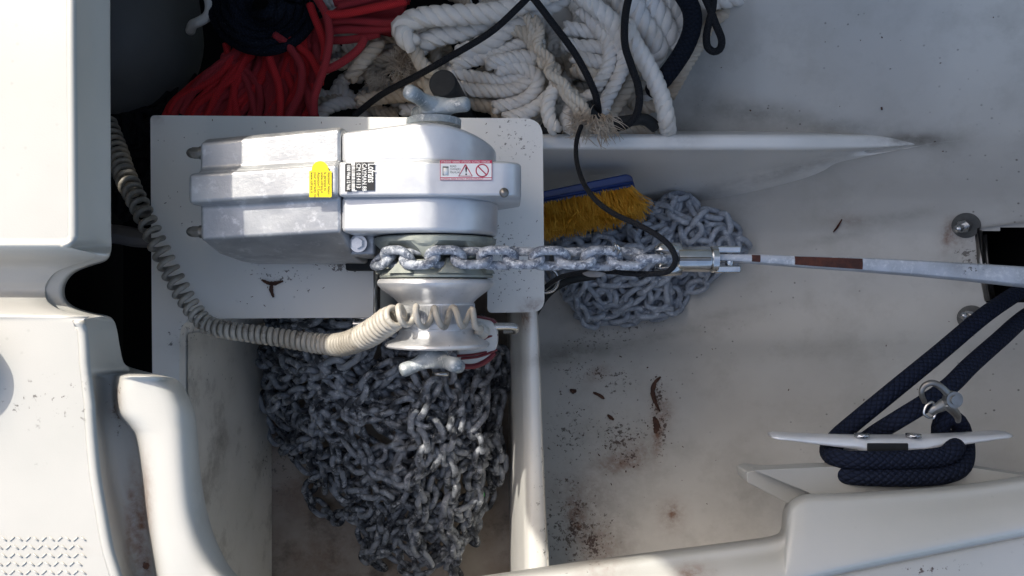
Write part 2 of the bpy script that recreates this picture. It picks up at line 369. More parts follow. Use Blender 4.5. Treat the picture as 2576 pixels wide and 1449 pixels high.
def lip(py,c,g0,g1,a,b,cc,e): return st(py,[(-700,0,D),(c-60,0,D),(c-18,0,D),(c,0,D-.001),(c+10,0,D-.008),(lerp(c,g0,.6),0,.266),(g0,0,.252),(g1-6,0,.247),(g1+1,0,.262),(a+6,0,.289),(lerp(a,b,.5),0,.297),(b,0,.294),(cc,0,.272)])+st(py,[(e,0,.24),(e-3,0,.16)])
def pad(s): return s+[s[-1]+Vector((-.005,0,-.02)),s[-1]+Vector((-.01,0,-.04))]
T=[pad(top(-1150,182,278)),pad(top(-500,182,278)),pad(top(0,182,277)),pad(top(300,184,278)),pad(top(560,186,279)),pad(top(600,184,280)),pad(top(622,170,280)),
 pad(rec(640,276,.276)),pad(rec(655,262,.256)),pad(rec(668,222,.247)),pad(rec(685,184,.244)),pad(rec(710,163,.243)),pad(rec(735,158,.243)),pad(rec(757,164,.244,.258)),pad(rec(776,188,.248,.280)),pad(rec(789,228,.256,.293)),pad(rec(796,262,.27,.296)),
 pad(top(806,200,285)),pad(top(830,208,294)),pad(top(870,212,301)),pad(top(910,214,310)),pad(top(932,216,326)),
 lip(944,217,262,300,318,372,395,405),lip(956,219,262,292,306,400,432,446),lip(985,222,262,290,300,425,456,468),lip(1020,226,264,292,303,440,476,484),lip(1045,227,266,300,312,446,484,491),lip(1075,229,270,326,338,450,488,495),
 lip(1105,231,276,343,353,455,491,498),lip(1200,240,290,358,367,462,498,506),lip(1300,256,312,369,379,474,512,524),lip(1380,270,330,382,392,500,540,553),lip(1449,290,345,393,405,545,583,598),lip(1530,315,370,405,420,640,690,705),lip(1650,350,400,440,460,1000,1050,1060)]
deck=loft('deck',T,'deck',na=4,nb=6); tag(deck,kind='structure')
# lower right deck edge with fairlead step
EDGE=[(1080,1474),(1240,1450),(1500,1412),(1700,1386),(1850,1367),(1930,1356),(1962,1348),(1974,1336),(1977,1310),(1981,1285),(1992,1262),(2015,1248),(2045,1243),(2150,1240),(2400,1222),(2576,1198),(2900,1150)]
CR=[(1080,1640),(1700,1540),(2070,1449),(2300,1400),(2576,1345),(2900,1280)]
sts=[]
for k,(px,e) in enumerate(EDGE):
    c=itp(CR,px); step=1 if px>1985 else 0
    sts.append([W(px-10,e-4,.08),W(px-4,e-1,.16),W(px,e,.222),W(px+1,e+4,.236),W(px+2,e+14,.244),W(px+2,e+34,.249),W(px,lerp(e,c,.5),.262),W(px,c-25,.272),W(px,c-6,.270),W(px,c+4,.258),W(px,c+40,.262),W(px,c+300,.27),W(px,c+900,.28)])
dk2=loft('side_deck',sts,'deck',na=5,nb=6); tag(dk2,kind='structure')
# shelf carrying the cleat
pp=roundpoly([W(a,b,.17) for a,b in ((1896,1183),(2068,1175),(2434,1175),(2600,1200),(2900,1180),(2900,1400),(2150,1400),(2037,1240))],[.004]+[.002]*7,3)
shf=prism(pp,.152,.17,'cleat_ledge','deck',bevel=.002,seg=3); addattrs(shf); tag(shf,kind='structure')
# surroundings
def plate(name,x0,x1,y0,y1,z0,z1,m,bev=.004):
    return tag(prism([Vector(p) for p in ((x0,y0),(x1,y0),(x1,y1),(x0,y1))],z0,z1,name,m,bevel=bev),kind='structure')
plate('foredeck',-2.2,1.6,.52,1.6,.22,.292,'deck')
plate('bow_deck',.72,2.6,-1.2,.515,.22,.288,'deck')
plate('fore_side_deck',-.15,.64,-1.6,-.52,.2,.25,'deck')
plate('aft_side_deck',-.62,-.15,-1.6,-.52,.2,.27,'deck')
plate('aft_deck',-2.2,-.62,-1.6,.515,.2,.285,'deck')
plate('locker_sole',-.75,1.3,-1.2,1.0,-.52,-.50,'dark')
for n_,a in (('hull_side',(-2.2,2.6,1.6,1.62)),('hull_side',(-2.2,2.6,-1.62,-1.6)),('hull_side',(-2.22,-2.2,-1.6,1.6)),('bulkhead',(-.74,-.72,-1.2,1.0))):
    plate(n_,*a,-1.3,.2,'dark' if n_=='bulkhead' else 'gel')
plate('sea',-600,600,-600,600,-1.25,-1.2,'sea',0)
# added unseen panel on the foredeck, outline cut to shade the bow locker
blocker=empty('sun_blocker',(.6,.6,.29))
pl=roundpoly([(-.385,.31),(1.9,.31),(1.9,1.75),(-.385,1.75),(-.42,1.18),(-.56,1.05),(-.57,.98),(-.50,.86),(-.44,.80),(-.41,.74),(-.385,.70)],.05,6)
bm=bmesh.new(); vs=[bm.verts.new((p.x,.60,p.y)) for p in pl]; f=bm.faces.new(vs); r=bmesh.ops.extrude_face_region(bm,geom=[f])
for v in r['geom']:
    if isinstance(v,bmesh.types.BMVert): v.co.y=.625
link('blocker_panel',bm,'deck',blocker,bevel=.004)
for x in (0.,1.4):
    mb=MB(); mb.tube([Vector((x,.59,.295)),Vector((x+.06,.59,.295))],.008,12); mb.obj('hinge','steel',blocker)  # hinge tubes drawn on the added panel
tag(blocker,'unseen white panel added on the deck to shade the bow locker','added sun blocker')
# tread patch
mb=MB()
for i in range(13):
    for j in range(5):
        px=-30+i*20+(10 if j%2 else 0); py=1356+j*21
        if px>212: continue
        for sgn in ((1,) if (i+j)%2 else (-1,)):
            c=W(px,py,.2964); mb.box(c,(.0023,.0005,.0003),Matrix.Rotation(R(42) if sgn>0 else R(-38),3,'Z'))
tp=mb.obj('tread_pattern','deck'); tp.parent=deck
# hawse slot
c0=W(2466,577,-.09); sl_=empty('hawse_slot',W(2520,665,-.1))
mb=MB(); 
A=[W(2464,590,-.088),W(2484,757,-.084),W(2800,740,-.0),W(2800,540,-.0)]
for i in range(3): pass
def wallq(a,b,dz): return [a,b,b+Vector((0,0,-dz)),a+Vector((0,0,-dz))]
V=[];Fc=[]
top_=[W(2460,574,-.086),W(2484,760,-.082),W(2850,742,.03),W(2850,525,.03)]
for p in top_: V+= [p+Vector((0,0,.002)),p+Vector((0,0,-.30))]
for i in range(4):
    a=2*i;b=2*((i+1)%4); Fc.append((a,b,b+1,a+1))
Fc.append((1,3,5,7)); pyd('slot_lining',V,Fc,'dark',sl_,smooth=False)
mb=MB(); mb.tube([W(2463,580,-.09),W(2467,660,-.088),W(2486,757,-.083)],.004,6); mb.tube([W(2476,590,-.11),W(2482,660,-.11),W(2498,750,-.11)],.003,6); mb.obj('slot_edge','dsteel',sl_)
tag(sl_,'dark rectangular slot with steel edge that the anchor shank passes out through','slot')

vt=tag(empty('deck_shadow_caster',(-.4375,-.052,.296)),'unseen round cap added to throw a shadow on the left deck','shadow caster')  # cap added beyond the frame only for its shadow on the deck
for nm,pr in (('caster_cap',[(.018,.026),(.022,.031),(.028,.031),(.033,.024),(.035,.004)]),('caster_collar',[(-.002,.02),(.018,.02)])):
    mb=MB(); mb.tube([Vector((-.4375,-.052,.296+z)) for z,r in pr],1,32); 
    for i,(z,r) in enumerate(pr):
        for k in range(33):
            v=mb.V[i*33+k]; c=Vector((-.4375,-.052,v.z)); mb.V[i*33+k]=c+(v-c)*r
    mb.obj(nm,'steel',vt)

pp=roundpoly([W(a,b,.150) for a,b in ((1878,1188),(1897,1183),(2060,1205),(2050,1262),(1981,1267),(1880,1214))],[.002]*6,3)
s2=prism(pp,.118,.150,'ledge_edge','deck',bevel=.002,seg=3); tag(s2,kind='structure')
CHAIN_A='''-278 -42 -134 -263 -47 -116 -240 -55 -114 -221 -68 -110 -204 -84 -113 -188 -102 -117 -165 -108 -118 -155 -129 -122 -131 -134 -123 -121 -155 -128 -115 -177 -136 -120 -199 -145 -128 -220 -153 -151 -227 -155 -157 -248 -163 -180 -255 -166 -198 -269 -171 -211 -280 -188 -222 -289 -207 -240 -276 -217 -255 -277 -235 -273 -264 -246 -287 -269 -265 -303 -266 -282 -316 -246 -282 -310 -233 -263 -311 -213 -249 -300 -206 -229 -288 -199 -210 -276 -191 -190 -267 -180 -171 -252 -178 -152 -243 -167 -133 -220 -160 -130 -197 -165 -132 -173 -165 -132 -149 -163 -131 -128 -172 -126 -106 -163 -131 -89 -147 -125 -73 -163 -133 -63 -162 -154 -65 -185 -159 -76 -200 -144 -72 -219 -159 -79 -242 -161 -82 -264 -169 -85 -285 -181 -88 -305 -193 -92 -326 -205 -97 -346 -217 -115 -360 -224 -123 -380 -235 -142 -392 -242 -161 -378 -234 -151 -359 -224 -143 -339 -213 -136 -319 -201 -142 -299 -190 -157 -284 -180 -140 -269 -172 -125 -252 -165 -116 -232 -154 -120 -215 -138 -125 -193 -129 -112 -176 -119 -107 -152 -118 -102 -129 -122 -86 -111 -118 -104 -95 -115 -93 -73 -111 -74 -84 -120 -69 -71 -140 -63 -59 -160 -53 -64 -181 -54 -87 -175 -61 -78 -154 -59 -56 -143 -78 -52 -128 -96 -55 -114 -111 -74 -111 -133 -83 -113 -156 -75 -112 -161 -97 -104 -143 -112 -110 -124 -127 -108 -121 -151 -108 -102 -166 -108 -97 -181 -127 -93 -199 -142 -79 -219 -143 -62 -233 -153 -63 -236 -176 -64 -258 -186 -61 -278 -199 -56 -293 -217 -61 -316 -222 -74 -329 -207 -88 -323 -188 -106 -307 -192 -114 -287 -182 -123 -269 -169 -141 -256 -159 -161 -251 -147 -177 -235 -156 -195 -219 -152 -214 -205 -147 -234 -193 -143 -254 -181 -135 -261 -163 -149 -278 -149 -159 -292 -137 -174 -297 -113 -174 -284 -107 -155 -285 -83 -150 -271 -85 -131 -266 -64 -120 -247 -75 -112 -232 -65 -96 -211 -77 -99 -199 -97 -103 -199 -115 -119 -192 -138 -123 -185 -161 -120 -179 -181 -130 -164 -196 -141 -147 -212 -146 -137 -235 -148 -128 -257 -148 -133 -278 -158 -131 -290 -179 -125 -307 -194 -119 -327 -206 -113 -350 -210 -98 -362 -224 -104 -382 -236 -105 -403 -248 -129 -403 -248 -133 -392 -227 -137 -369 -229 -129 -349 -218 -121 -342 -196 -105 -325 -193 -94 -310 -177 -72 -308 -186 -57 -295 -199 -51 -276 -213 -55 -254 -204 -57 -232 -195 -57 -209 -188 -56 -199 -166 -61 -191 -144 -80 -179 -137 -89 -164 -120 -98 -149 -103 -118 -139 -96 -140 -133 -102 -161 -122 -107 -185 -122 -110 -207 -130 -116 -226 -115 -113 -248 -108 -108 -263 -105 -127 -281 -98 -140 -296 -95 -159 -306 -99 -181 -320 -101 -199 -325 -122 -210 -339 -127 -229 -352 -111 -241 -361 -127 -256 -359 -151 -259 -372 -159 -277 -361 -180 -275 -348 -201 -279 -334 -197 -260 -347 -177 -257 -333 -173 -238 -321 -164 -219 -332 -143 -224 -347 -141 -243 -370 -141 -250 -372 -142 -274 -384 -155 -290 -386 -177 -281 -372 -196 -285 -354 -210 -293 -336 -224 -285 -325 -238 -269 -304 -248 -269 -304 -272 -265 -289 -285 -278 -271 -300 -271 -260 -321 -273 -242 -331 -261 -226 -348 -257 -207 -357 -244 -207 -338 -229 -197 -328 -210 -187 -311 -196 -175 -293 -186 -170 -273 -174 -157 -265 -156 -151 -257 -134 -156 -235 -140 -136 -222 -135 -137 -199 -141 -153 -181 -138 -165 -174 -119 -162 -151 -126 -172 -131 -118 -175 -121 -96 -153 -111 -96 -145 -89 -102 -140 -67 -110 -119 -55 -113 -102 -64 -99 -105 -87 -99 -86 -94 -113 -72 -106 -128 -64 -104 -150 -55 -114 -171 -55 -138 -171 -53 -162 -169 -54 -176 -150 -65 -179 -129 -84 -193 -128 -108 -194 -133 -123 -209 -122 -146 -209 -129 -163 -218 -143 -185 -228 -141 -201 -235 -158 -223 -238 -167 -237 -241 -186 -251 -243 -205 -266 -246 -224 -281 -249 -243 -301 -257 -254 -316 -261 -272 -322 -257 -294 -338 -240 -301 -355 -223 -305 -368 -203 -302 -378 -182 -296 -392 -186 -314 -400 -163 -312 -395 -143 -301 -386 -125 -286 -382 -104 -276 -370 -92 -259 -357 -83 -241 -342 -87 -223 -339 -111 -222 -339 -132 -212 -320 -148 -211 -306 -165 -202 -292 -184 -197 -286 -194 -176 -263 -199 -181 -244 -210 -170 -226 -222 -159 -215 -242 -152 -197 -252 -165 -184 -272 -162 -170 -290 -169 -147 -296 -173 -137 -315 -184 -119 -330 -184 -103 -342 -198 -91 -361 -207 -85 -375 -226 -69 -361 -236 -58 -339 -239 -49 -318 -245 -39 -297 -252 -31 -277 -261 -28 -253 -261 -38 -251 -240 -48 -246 -218 -42 -223 -222 -41 -200 -216 -37 -176 -215 -40 -156 -202 -30 -139 -216 -19 -135 -238 -9 -114 -234 -9 -121 -211 -28 -113 -198 -35 -103 -219 -30 -125 -227 -27 -149 -231 -27 -173 -234 -28 -196 -241 -28 -213 -225 -34 -229 -208 -30 -246 -225 -31 -267 -238 -25 -287 -249 -29 -302 -267 -38 -325 -267 -49 -344 -258 -60 -364 -251 -74 -380 -240 -93 -395 -238 -114 -404 -233 -117 -415 -254 -134 -430 -262 -158 -433 -264 -160 -412 -252 -182 -406 -258 -199 -388 -260 -196 -370 -244 -188 -357 -226 -182 -338 -212 -162 -326 -205 -161 -306 -193 -161 -305 -169 -152 -285 -160 -142 -268 -146 -136 -247 -136 -117 -233 -137 -103 -213 -137 -99 -198 -119 -83 -180 -116 -73 -158 -116 -68 -146 -136 -61 -133 -155 -49 -112 -154 -54 -91 -144 -59 -76 -126 -79 -65 -117 -85 -42 -116 -108 -42 -118 -132 -42 -118 -141 -52 -98 -159 -58 -113 -182 -51 -115 -202 -63 -108 -216 -64 -88 -228 -82 -98 -238 -95 -115 -241 -119 -120 -251 -141 -124 -261 -161 -132 -269 -179 -147 -273 -195 -164 -278 -208 -183 -283 -221 -203 -289 -236 -221 -296 -254 -235 -296 -273 -250 -301 -290 -266 -307 -283 -289 -292 -301 -295 -277 -313 -281 -287 -300 -263 -272 -283 -259 -254 -291 -245 -236 -303 -234 -235 -323 -247 -243 -345 -250 -235 -355 -271 -224 -376 -275 -234 -387 -294 -218 -404 -290 -200 -404 -273 -197 -402 -249 -184 -383 -243 -174 -367 -228 -164 -349 -216 -152 -340 -197 -136 -333 -181 -123 -314 -174 -114 -293 -165 -106 -270 -162 -100 -248 -156 -95 -227 -145 -87 -210 -129 -67 -197 -128 -48 -182 -134 -39 -165 -149 -40 -150 -167 -42 -131 -182 -44 -109 -191 -43 -85 -193 -36 -64 -183 -43 -52 -164 -49 -42 -143 -63 -42 -123 -74 -42 -101 -99 -42 -102 -117 -56 -96 -137 -69 -93 -161 -63 -95 -183 -55 -97 -197 -42 -113 -215 -53 -102 -198 -62 -88 -192 -81 -100 -210 -92 -90 -231 -100 -100 -245 -81 -95 -259 -63 -104 -274 -79 -114 -256 -93 -115 -247 -98 -93 -236 -118 -100 -214 -128 -100 -193 -137 -105 -173 -149 -113 -153 -162 -114 -139 -181 -116 -119 -195 -113 -106 -214 -119 -89 -228 -129 -75 -240 -144 -62 -247 -163 -49 -248 -183 -38 -253 -204 -25 -263 -221 -21 -249 -241 -20 -228 -230 -22 -217 -209 -37 -216 -190 -49 -216 -169 -59 -215 -147 -70 -214 -126 -84 -202 -110 -104 -191 -103 -126 -182 -103 -150 -175 -103 -172 -165 -104 -194 -155 -105 -215 -146 -112 -237 -135 -115 -258 -125 -119 -276 -117 -134 -297 -109 -143 -312 -102 -160 -311 -83 -175 -322 -77 -196 -336 -63 -210 -349 -72 -228 -364 -64 -245 -358 -42 -237 -344 -44 -218 -328 -45 -199 -313 -47 -181 -301 -48 -160 -294 -49 -137 -281 -45 -117 -265 -42 -99 -241 -42 -97 -219 -42 -89 -195 -42 -95 -173 -42 -103 -149 -42 -110 -127 -42 -101 -107 -44 -87 -87 -54 -96 -66 -56 -109 -52 -60 -127 -46 -66 -150 -38 -76 -170 -25 -85 -189 -14 -101 -203 -14 -124 -194 -12 -138 -213 -20 -160 -219'''
STRANDS='''-398 -96 -289 -387 -103 -269 -374 -111 -249 -359 -117 -229 -346 -121 -209 -331 -122 -189 -316 -121 -169 -300 -119 -150 -285 -117 -131 -269 -113 -113 -251 -108 -97 -231 -101 -85 -210 -91 -80 -191 -75 -80;-348 -169 -211 -331 -161 -195 -314 -153 -181 -295 -146 -165 -279 -141 -148 -262 -138 -130 -242 -138 -114 -222 -149 -108 -209 -169 -108 -185 -168 -102 -164 -156 -96 -141 -152 -93 -120 -139 -89 -120 -115 -91 -140 -101 -90 -164 -105 -86 -183 -121 -89 -198 -138 -96 -210 -158 -107 -213 -178 -119 -208 -200 -129 -200 -223 -133 -188 -244 -133 -167 -256 -129 -143 -257 -125 -122 -246 -120 -106 -228 -112 -99 -207 -102 -99 -184 -94 -118 -169 -92;-27 -106 -168 -39 -122 -154 -48 -141 -142 -53 -163 -133 -53 -187 -130 -47 -210 -137 -44 -232 -148 -51 -251 -162 -55 -272 -175 -51 -294 -185 -56 -316 -193 -67 -333 -207 -64 -353 -222 -60 -373 -235;-81 -131 -118 -74 -153 -109 -73 -176 -103 -83 -198 -103 -86 -221 -112 -83 -241 -126 -82 -260 -142 -85 -280 -156 -88 -302 -166 -93 -324 -174 -95 -345 -186 -87 -364 -199 -80 -383 -214 -84 -400 -230 -91 -416 -247 -93 -433 -266 -87 -451 -282 -79 -468 -297;-104 -131 -82 -116 -152 -81 -124 -175 -84 -117 -198 -90 -114 -220 -98 -126 -240 -108 -134 -259 -121 -128 -279 -136 -123 -297 -150 -127 -317 -164 -136 -335 -177 -141 -355 -191 -137 -375 -204 -127 -396 -213;-324 -198 -257 -332 -218 -269 -340 -239 -279 -342 -261 -287 -325 -278 -291 -309 -296 -294 -320 -315 -304 -327 -335 -317 -310 -353 -318 -290 -363 -308 -273 -361 -291 -258 -352 -274 -244 -342 -256 -230 -334 -237 -215 -327 -219 -196 -320 -205 -185 -341 -208 -191 -364 -218 -198 -384 -231 -207 -398 -249 -219 -407 -268 -231 -413 -289 -231 -427 -309 -216 -444 -318;-402 -196 -310 -392 -217 -316 -379 -238 -315 -363 -247 -298 -351 -248 -277 -338 -245 -255 -323 -237 -237 -306 -227 -220 -289 -216 -204 -272 -206 -190 -254 -204 -174 -249 -228 -173 -247 -250 -184 -248 -272 -195 -243 -296 -198 -220 -294 -188 -199 -289 -177 -179 -290 -163;-19 -165 -205 -25 -188 -200 -28 -212 -197 -22 -236 -200 -16 -258 -208 -21 -277 -221'''
CHAIN_B='''143 40 -292 167 44 -295 189 52 -297 203 71 -293 220 81 -280 225 104 -271 246 114 -266 254 92 -259 277 89 -265 276 68 -277 272 47 -289 271 23 -293 256 5 -296 243 -15 -301 222 -25 -306 202 -11 -304 181 -2 -298 164 -18 -304 148 -2 -295 124 3 -293 106 -10 -302 117 -29 -311 139 -20 -305 135 -9 -284 138 15 -288 125 35 -291 136 55 -300 155 69 -305 175 81 -303 195 88 -291 209 94 -273 233 88 -268 254 76 -268 276 71 -259 297 71 -271 321 72 -267 333 52 -266 321 32 -274 298 31 -281 274 32 -277 257 36 -293 232 34 -295 209 32 -296 184 31 -294 161 27 -290 140 30 -278 120 19 -285 102 32 -293 79 34 -300 81 56 -310 104 63 -309 120 59 -291 138 73 -300 153 56 -293 175 64 -293 196 58 -282 218 60 -292 241 61 -286 262 56 -276 286 53 -278 309 46 -279 316 57 -259 338 68 -260 334 92 -258 311 89 -264 290 101 -261 270 114 -263 251 126 -254 230 115 -256 219 93 -257 223 71 -265 227 51 -279 222 28 -281 211 13 -297 188 13 -290 171 -3 -283 149 -1 -276 125 4 -275 105 2 -288 101 -22 -289 124 -24 -291 125 -14 -270 138 5 -262 153 17 -277 156 41 -279 144 62 -279 126 76 -287 123 78 -311 146 84 -312 166 96 -306 168 84 -286 180 101 -275 200 105 -288 186 122 -298 164 117 -307 146 103 -314 142 100 -291 150 78 -288 164 60 -279 176 39 -280 171 15 -282 187 -1 -273 180 -18 -289 195 -28 -306 212 -20 -291 235 -24 -287 239 0 -291 250 20 -287 243 43 -283 226 38 -266 208 43 -281 202 20 -282 196 -3 -289 196 -27 -287 218 -32 -280 225 -9 -284 206 3 -275 187 17 -272 165 28 -270 146 41 -264 131 49 -280 115 67 -275 111 75 -297 128 92 -300 138 87 -278 155 74 -270 139 58 -262 127 38 -267 112 45 -284 95 48 -301 89 71 -303 71 69 -319 65 48 -310 58 25 -306 79 16 -298 88 -6 -304 92 -8 -280 108 7 -270 128 20 -265 151 24 -259 164 44 -262 181 59 -270 204 68 -268 216 69 -248 238 76 -255 262 78 -250 282 89 -247 280 114 -248 257 109 -252 237 95 -252 218 86 -240 203 84 -259 186 83 -276 164 90 -269 142 83 -261 120 84 -271 101 76 -282 89 56 -286 98 36 -275 110 22 -260 121 0 -258 140 -13 -260 139 -26 -280 158 -15 -287 173 -13 -268 176 9 -260 182 32 -264 197 51 -265 188 73 -260 199 82 -241 204 102 -254 224 103 -243 236 83 -238 232 60 -247 215 52 -261 199 34 -258 179 46 -252 168 25 -252 158 5 -261 155 -18 -269 154 -33 -288 165 -35 -309 185 -41 -297 203 -43 -282 206 -21 -273 222 -4 -267 225 11 -286 239 27 -274 250 46 -266 275 46 -266 298 53 -264 307 73 -255 315 94 -247 293 103 -241 269 100 -241 245 104 -239 237 126 -243 230 130 -266 215 119 -281 196 108 -270 186 91 -257 184 72 -243 199 54 -247 216 37 -251 210 18 -264 206 -6 -258 222 -23 -264 238 -6 -258 218 7 -252 195 10 -256 184 29 -246 163 41 -244 140 47 -247 121 54 -260 101 54 -272 80 42 -277 90 25 -263 109 40 -261 128 30 -250 150 28 -242 172 29 -232 195 36 -233 208 21 -246 227 20 -260 241 6 -274 253 -11 -286 254 -30 -300 233 -40 -305 210 -44 -310 187 -49 -314 163 -53 -315 140 -47 -316 116 -46 -318 113 -37 -295 128 -42 -278 150 -36 -269 169 -27 -257 187 -12 -252 204 2 -242 223 16 -237 242 22 -250 262 33 -260 270 53 -250 291 65 -252 310 70 -238 330 59 -246 323 39 -258 307 23 -266 298 14 -286 277 3 -293 268 -19 -295 252 -31 -282 232 -37 -269 208 -37 -265 187 -38 -276 168 -44 -290 146 -48 -298 123 -52 -292 110 -38 -277 106 -16 -268 103 3 -253 124 13 -245 147 11 -247 171 10 -242 193 16 -236 213 30 -231 233 37 -243 257 39 -243 278 34 -252 302 38 -252 322 44 -240 343 47 -251 344 67 -237 322 60 -229 304 54 -244 292 72 -235 282 94 -230 273 116 -231 269 128 -251 250 138 -240 243 119 -228 233 97 -227 224 75 -227 202 66 -233 181 55 -236 161 62 -248 139 70 -248 117 72 -258 94 70 -266 83 76 -286 77 84 -308 91 92 -325 112 103 -322 132 115 -316 150 129 -309 173 134 -302 191 136 -287 204 127 -269 215 120 -249 225 114 -228 244 105 -215 263 93 -225 281 77 -221 300 88 -231 320 78 -224 310 58 -215 306 41 -231 287 48 -244 275 69 -241 254 79 -233 265 81 -212 275 102 -215 296 110 -224 314 95 -221 303 74 -220 292 53 -228 291 32 -238 290 22 -260 287 3 -275 265 10 -281'''
# ---------------- windlass -----------------
def Y(py,z): return (724.5-py)*(H-z)/F
def X(px,z): return (px-1288)*(H-z)/F
wind=tag(empty('windlass',W(1000,560,0)),'cast aluminium anchor windlass bolted to the white plinth in a patch of sun','windlass')
def bandbody(xL,xR,PL,PR,xc=None,nm=None,mm='alu',par=wind,bevel=.004):
    bm=bmesh.new(); a=[bm.verts.new((xL,*p)) for p in PL]; b=[bm.verts.new((xR,*p)) for p in PR]; n=len(a)
    bm.faces.new(a); bm.faces.new(b)
    for i in range(n): bm.faces.new([a[i],a[(i+1)%n],b[(i+1)%n],b[i]])
    return link(nm,bm,mm,par,bevel=bevel,seg=4,ang=20)
xL=X(502,.158); xR=X(856,.160)
PL=[(Y(338,.155)+.004,0),(Y(352,.14),.145),(Y(362,.155),.158),(Y(426,.158),.158),(Y(432,.166),.164),(Y(515,.166),.164),(Y(520,.158),.157),(Y(604,.156),.156),(Y(615,.14),.142),(Y(640,.10),.112),(Y(660,.02),.05),(Y(664,.004),.004)]
PR=[(Y(318,.15)+.006,0),(Y(322,.14),.145),(Y(326,.158),.160),(Y(405,.160),.160),(Y(408,.170),.167),(Y(492,.170),.167),(Y(497,.160),.159),(Y(584,.158),.157),(Y(600,.14),.142),(Y(640,.10),.112),(Y(662,.02),.05),(Y(666,.004),.004)]
mot=bandbody(xL,xR,PL,PR,nm='motor_housing')
# proud centre rib, reaching further left
PL2=[(Y(433,.166),.03),(Y(433,.168),.160),(Y(437,.170),.168),(Y(512,.168),.168),(Y(517,.16),.160),(Y(522,.1),.03)]
PR2=[(Y(410,.17),.03),(Y(409,.170),.165),(Y(412,.172),.1705),(Y(490,.172),.1705),(Y(494,.165),.164),(Y(500,.1),.03)]
bandbody(X(482,.16),xR+.0002,PL2,PR2,nm='centre_rib')
CX=X(1068,.165); CZ=.097
def disc(y0,y1,r,xs,ztop,nm,right=None,bev=.005,mm='alu2',rc=.02,taper=0):
    bm=bmesh.new(); n=28; prof=[(xs,.004),(xs,.159 if ztop<.17 else .1695)]
    if right is None:
        for i in range(n+1):
            a=PI/2+.15-(PI*.5+.55+.15)*i/n; prof.append((CX+r*math.cos(a),CZ+(ztop-CZ if a>0 else r)*math.sin(a)))
        prof.append((CX+r*.8,.004))
    else:
        prof+= [(CX,ztop)]
        for i in range(11):
            a=PI/2*(1-i/10); prof.append((right-rc+rc*math.cos(a),ztop-rc+rc*math.sin(a)))
        prof+=[(right,.075),(right-.02,.045),(right-.05,.01),(right-.05,.004)]
    a=[bm.verts.new((x,y0,z)) for x,z in prof]; b=[bm.verts.new((x,y1,z)) for x,z in prof]; m=len(a)
    bm.faces.new(a); bm.faces.new(b)
    for i in range(m): bm.faces.new([a[i],a[(i+1)%m],b[(i+1)%m],b[i]])
    return link(nm,bm,mm,wind,bevel=bev,seg=4,ang=50)
xs=xR+.0006
d1=disc(Y(409,.165),Y(306,.165),.067,xs,.166,'gear_housing')
# back outline of the upper case bulges towards the drum centre
for v in d1.data.vertices:
    if v.co.y>Y(320,.165): v.co.y-=.010*abs((v.co.x-CX)/.09)**1.5 if v.co.x<CX else .014*((v.co.x-CX)/.067)**2
disc(Y(494,.17),Y(406,.17),.0,xs,.1725,'centre_flange',right=X(1311,.155),bev=.003)
d2=disc(Y(583,.158),Y(490,.165),.069,xs,.1655,'gear_housing')
for v in d2.data.vertices:
    if v.co.y<Y(570,.16): v.co.y+=-.001
# end nuts
for py in (385,583):
    y=Y(py,.148)
    t=empty('cap_nut',(X(500,.135),y,.135)); t.parent=wind; t.matrix_parent_inverse=Matrix.Translation(-wind.location)
    mb=MB(); 
    x0=xL
    for a,b,r,n in ((x0+.002,x0-.0035,.0064,20),(x0-.0035,x0-.0105,.0060,6)):
        mb.tube([Vector((a,y,.148)),Vector((b,y,.148))],r,n)
    mb.tube([Vector((x0-.0105-k*.0013,y,.148)) for k in range(6)],1,16,rf=lambda t:.0052*math.sqrt(max(.05,1-t*t)))
    o=mb.obj('nut','dsteel'); o.name='cap_nut'; bpy.data.objects.remove(t); o.name='cap_nut'; o.parent=wind; o.matrix_parent_inverse=Matrix.Translation(-wind.location)
    sm(o,35)
# side lug with bolt, dark gasket foot
mb=MB(); mb.box((X(905,.1),Y(625,.1)+.004,.055),(.018,.012,.052)); mb.obj('mounting_lug','alu',wind,bevel=.004)
mb=MB(); mb.box((X(905,.02),Y(668,.02)+.002,.012),(.016,.008,.012)); mb.obj('rubber_foot','black',wind,bevel=.003)
mb=MB(); c=W(903,613,.112); mb.tube([c,c+Vector((0,0,.004))],.009,24); mb.tube([c+Vector((0,0,.004)),c+Vector((0,0,.011))],.006,6); sm(mb.obj('hex_bolt','steel',wind),35)
c=W(1268,484,.1735); mb=MB(); mb.tube([c+Vector((0,0,-.004)),c+Vector((0,0,-.0006))],.0045,20); mb.obj('hole_plug','dsteel',wind)
# gypsy
gy0=Y(589,.160)
def scal(y,r,a): return r
cg=(CX+.004); GC=Y(648,.158)
cgx=X(1095,.10)
M_g='bronze'
o=lathe_y('dark_seal',[(Y(580,.16),.055),(Y(588,.16),.060)],cgx-.001,CZ,'black',wind)
inn=Y(604,.158); 
lathe_y('gypsy_flange',[(Y(588,.161),.050),(Y(588,.161)-.0003,.0615),(Y(590,.161)-.001,.0638),(inn,.0635),(inn-.003,.0600),(inn-.006,.0560),(inn-.010,.0510),(inn-.014,.0465),(inn-.015,.040)],cgx,CZ,'bronze',wind,rf=lambda y,r,a:r+(0 if y>inn-.001 else .0042*math.cos(a*6+.4)*min(1,(inn-y)/.004)))
out=Y(689,.155)
lathe_y('gypsy_flange',[(out+.0150,.040),(out+.0145,.0465),(out+.010,.0500),(out+.0065,.0535),(out+.0035,.0565),(out+.0012,.0585),(out-.001,.0596),(out-.003,.0590),(out-.0036,.050)],cgx+.001,CZ,'bronze',wind,rf=lambda y,r,a:r+(0 if y<out+.002 else .0042*math.cos(a*6+1.9)*min(1,(y-out-.002)/.004)))
lathe_y('gypsy_core',[(inn-.006,.041),(GC,.036),(out+.008,.041)],cgx,CZ,'bronze',wind)
